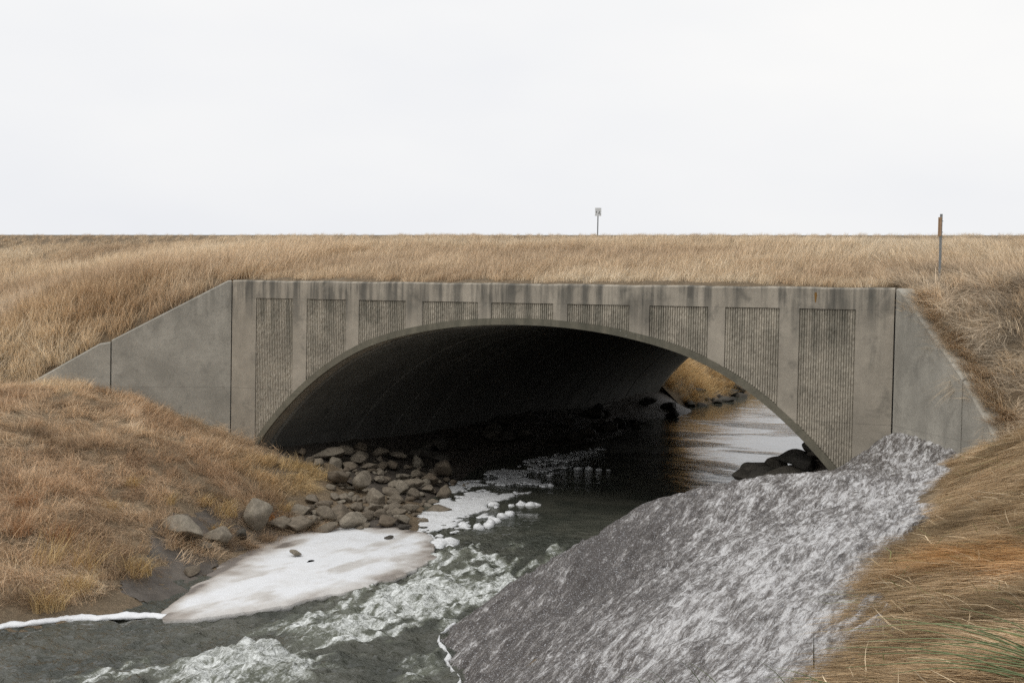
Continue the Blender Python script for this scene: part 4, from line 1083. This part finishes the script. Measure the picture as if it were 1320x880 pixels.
sel = rng.uniform(size=len(x)) < 0.10
fl2 = flow[sel]+0.5*rng.normal(size=sel.sum()); d2 = np.stack([np.cos(fl2), np.sin(fl2), np.zeros(sel.sum())], -1)
c2 = palette([(.34,.26,.15),(.60,.48,.31),(.82,.70,.50)], rng.uniform(0, 1, sel.sum()))
gr_ = (rng.uniform(size=sel.sum()) < 0.22)[:, None]; c2 = np.where(gr_, np.array([.22,.24,.10]), c2)
scatter('loose_straw', LIB_STRAW, np.stack([x[sel], y[sel], z[sel]+0.03], -1), rot_euler(nrm[sel], d2), rng.uniform(0.7, 1.2, sel.sum()), c2, 'loose pale straws lying over the combed grass of the right bank')

# --- golden bank seen through the arch
x, y = uniform(3800, -4, 2.4, 27.4, 60)
bz = ground(x, y); k = (bz > -4.45) & in_back(x, y); x, y, z = x[k], y[k], bz[k]
nrm = normals(x, y); nn = 0.6*nrm+0.4*up; nn /= np.linalg.norm(nn, axis=1)[:, None]
flow = -0.2+0.6*rng.normal(size=len(x)); d = np.stack([np.cos(flow), np.sin(flow), np.zeros_like(x)], -1)
col = palette([(.46,.31,.14),(.62,.45,.23),(.72,.56,.33)], 0.5+0.6*fbm(x*0.6, y*0.6, 3, 149)+0.15*rng.normal(size=len(x)))
scatter('upstream_bank_grass', LIB_TALL, np.stack([x, y, z], -1), rot_euler(nn, d), rng.uniform(0.9, 1.3, len(x)), col, 'golden dry grass on the upstream bank seen through the arch')

# --- separate tufts one can count
def tuft(x, y, label, mat, cat='grass tuft', group=None, az=0.0, name='grass_tuft', dz=0.0, **kw):
    me = tuft_mesh(name, mat=mat, **kw); o = bpy.data.objects.new(name, me)
    o.location = (x, y, float(ground(np.array([x]), np.array([y]))[0])+dz); o.rotation_euler = (0, 0, az); link(o)
    return tag(o, label, cat, group)
G = 'golden tufts on the left bank'
small = dict(n=130, rad=.14, length=(.2, .42), th0=(R_(5), R_(45)), th1=(R_(60), R_(125)), spread=1.0, width=.006, segs=4)
big = dict(n=240, rad=.24, length=(.3, .6), th0=(0, R_(45)), th1=(R_(60), R_(130)), spread=1.3, width=.006, segs=4)
stalky = dict(n=70, rad=.22, length=(.4, .85), th0=(R_(5), R_(50)), th1=(R_(15), R_(85)), spread=1.0, width=.008, segs=4)
tuft(2.46, -5.8, 'golden grass tuft highest on the bare part of the left bank', M_gold, az=-.6, group=G, seed=501, **small)
tuft(2.9, -6.75, 'drooping tan tuft left of the pale slab and above the reeds', M_gold, az=-.8, group=G, seed=502, **small)
tuft(3.35, -4.9, 'golden tuft hanging right above the angular grey block', M_gold, az=-.6, group=G, seed=503, **small)
tuft(3.65, -4.7, 'golden tuft just left of the large brown boulder', M_gold, az=-.7, group=G, seed=504, **big)
tuft(4.0, -5.35, 'low golden tuft above the dark round stone', M_gold, az=-.6, group=G, seed=505, **small)
tuft(3.15, -5.65, 'bright golden tuft above the pale slab', M_gold, az=-.7, group=G, seed=506, **small)
tuft(4.62, -9.3, 'bushy golden tuft near the water at lower left', M_gold, az=-.5, group=G, seed=507, **big)
tuft(4.75, -9.95, 'golden tuft closest to the ice ledge at lower left', M_gold, az=-.3, group=G, seed=508, **big)
tuft(4.6, -8.0, 'straw heap beside the mud left of the ice sheet', M_gold, az=-.6, group=G, seed=509, **big)
tuft(4.1, -8.6, 'stalky fan of dead reeds on the lower left bank', M_gold, az=-.2, seed=510, **stalky)
tuft(3.7, -9.0, 'sprawling dead reeds next to the stalky fan', M_gold, az=.9, seed=511, **stalky)
tuft(2.2, -8.0, 'russet grass clump at the left picture edge, upper one', M_russet, az=-.4, seed=512, **big)
tuft(2.9, -8.8, 'russet grass clump at the left picture edge, lower one', M_russet, az=-.4, seed=513, **big)
tuft(3.3, -8.3, 'russet clump between the dead reeds and the picture edge', M_russet, az=-.6, seed=514, **big)
tuft(3.95, -3.75, 'golden straw draped over the low rock by the boulder', M_orange, az=-1.0, seed=515, **small)
tuft(3.85, -3.2, 'golden straw hanging over the broad dark rock', M_gold, az=-.9, seed=516, **small)
# green rushes in the right foreground
RUSH = [[18.298,-16.704,-1.943,17.288,-17.273,-1.82],[18.28,-17.224,-1.913,17.564,-17.988,-1.57],[18.302,-17.37,-1.926,17.776,-17.749,-1.614],[18.312,-17.365,-1.921,17.86,-17.908,-1.513],[18.41,-17.406,-1.904,17.492,-17.977,-1.73],[18.235,-17.091,-1.939,17.56,-17.639,-1.747],[18.326,-17.224,-1.913,17.736,-18.339,-1.625],[18.406,-17.452,-1.907,17.745,-18.276,-1.528],[18.209,-17.35,-1.949,17.397,-18.122,-1.684],[18.411,-17.428,-1.909,17.756,-17.896,-1.688],[18.215,-16.968,-1.952,17.815,-17.103,-1.799],[18.315,-17.252,-1.915,18.011,-17.935,-1.45],[18.283,-17.491,-1.927,17.877,-18.283,-1.65],[18.163,-17.328,-1.955,17.594,-17.787,-1.842],[18.405,-17.386,-1.9,17.941,-17.716,-1.737],[18.252,-17.261,-1.917,18.0,-17.401,-1.707],[18.306,-17.323,-1.924,17.598,-18.346,-1.577],[18.336,-17.465,-1.915,17.719,-17.76,-1.584],[18.204,-17.285,-1.933,17.914,-17.875,-1.723],[18.349,-17.503,-1.92,17.551,-18.518,-1.638],[18.194,-17.023,-1.951,17.941,-17.444,-1.656],[18.312,-16.964,-1.932,17.57,-17.35,-1.854]]
BLADES = [[16.164,-15.598,-2.792,16.05,-15.903,-2.455],[16.376,-15.913,-2.671,16.223,-16.226,-2.378],[15.777,-14.949,-3.017,15.489,-15.369,-2.787],[16.903,-16.515,-2.421,16.777,-16.789,-2.151],[17.396,-16.978,-2.197,16.966,-17.385,-2.052],[16.885,-16.011,-2.419,16.924,-16.218,-2.106],[15.653,-14.745,-3.081,15.568,-15.071,-2.805],[17.249,-16.962,-2.235,16.99,-17.286,-2.03]]
def stem(p0, p1, r0, mat, parent, sag, name='stem'):
    p0, p1 = np.array(p0), np.array(p1); mb = MB(); secs = []
    dv = p1-p0; side = np.cross(dv, (0, 0, 1)); side /= np.linalg.norm(side); upv = np.cross(side, dv); upv /= np.linalg.norm(upv)
    for k in range(9):
        s_ = k/8; c_ = p0+dv*s_+upv*sag*math.sin(math.pi*s_); r = r0*(1-s_*0.85)
        secs.append([c_+side*r*math.cos(a)+upv*r*math.sin(a) for a in np.linspace(0, 6.283, 5, endpoint=False)])
    mb.loft(secs); o = mb.build(name, mat, None, True)
    bvv = rng.uniform(0, 1); at_ = o.data.attributes.new('bv', 'FLOAT', 'POINT'); at_.data.foreach_set('value', np.full(len(o.data.vertices), bvv, dtype=np.float32))
    if parent: o.parent = parent; o.matrix_parent_inverse = Matrix.Translation(-parent.location)
    return o
rush = tag(empty('rush_clump', (18.33, -17.25, -1.93)), 'bundle of long green rush stems leaning left in the bottom right corner', 'rushes')
for q in RUSH: stem(q[:3], q[3:], .0055, M_green, rush, rng.uniform(.02, .10))
BL = ['short green blade at the bottom edge, left of a crossing pair', 'green blade at the bottom edge, crossing right beside its twin', 'low yellowish blade lying at the bottom edge, farthest left', 'green blade standing left of the dark reed stalk',
      'long low green blade pointing left at the bottom edge by the dark stalk', 'upright dark reed stalk at the bottom of the snow drift', 'thin green blade leaning left at the bottom edge', 'green blade leaning left right of the dark reed stalk']
for q, lb in zip(BLADES, BL):
    dk = 'upright dark' in lb
    tag(stem(q[:3], q[3:], .006 if dk else .0038, M_stalk if dk else M_green, None, 0.0 if dk else .03, 'reed' if dk else 'rush'), lb, 'reed' if dk else 'rushes')
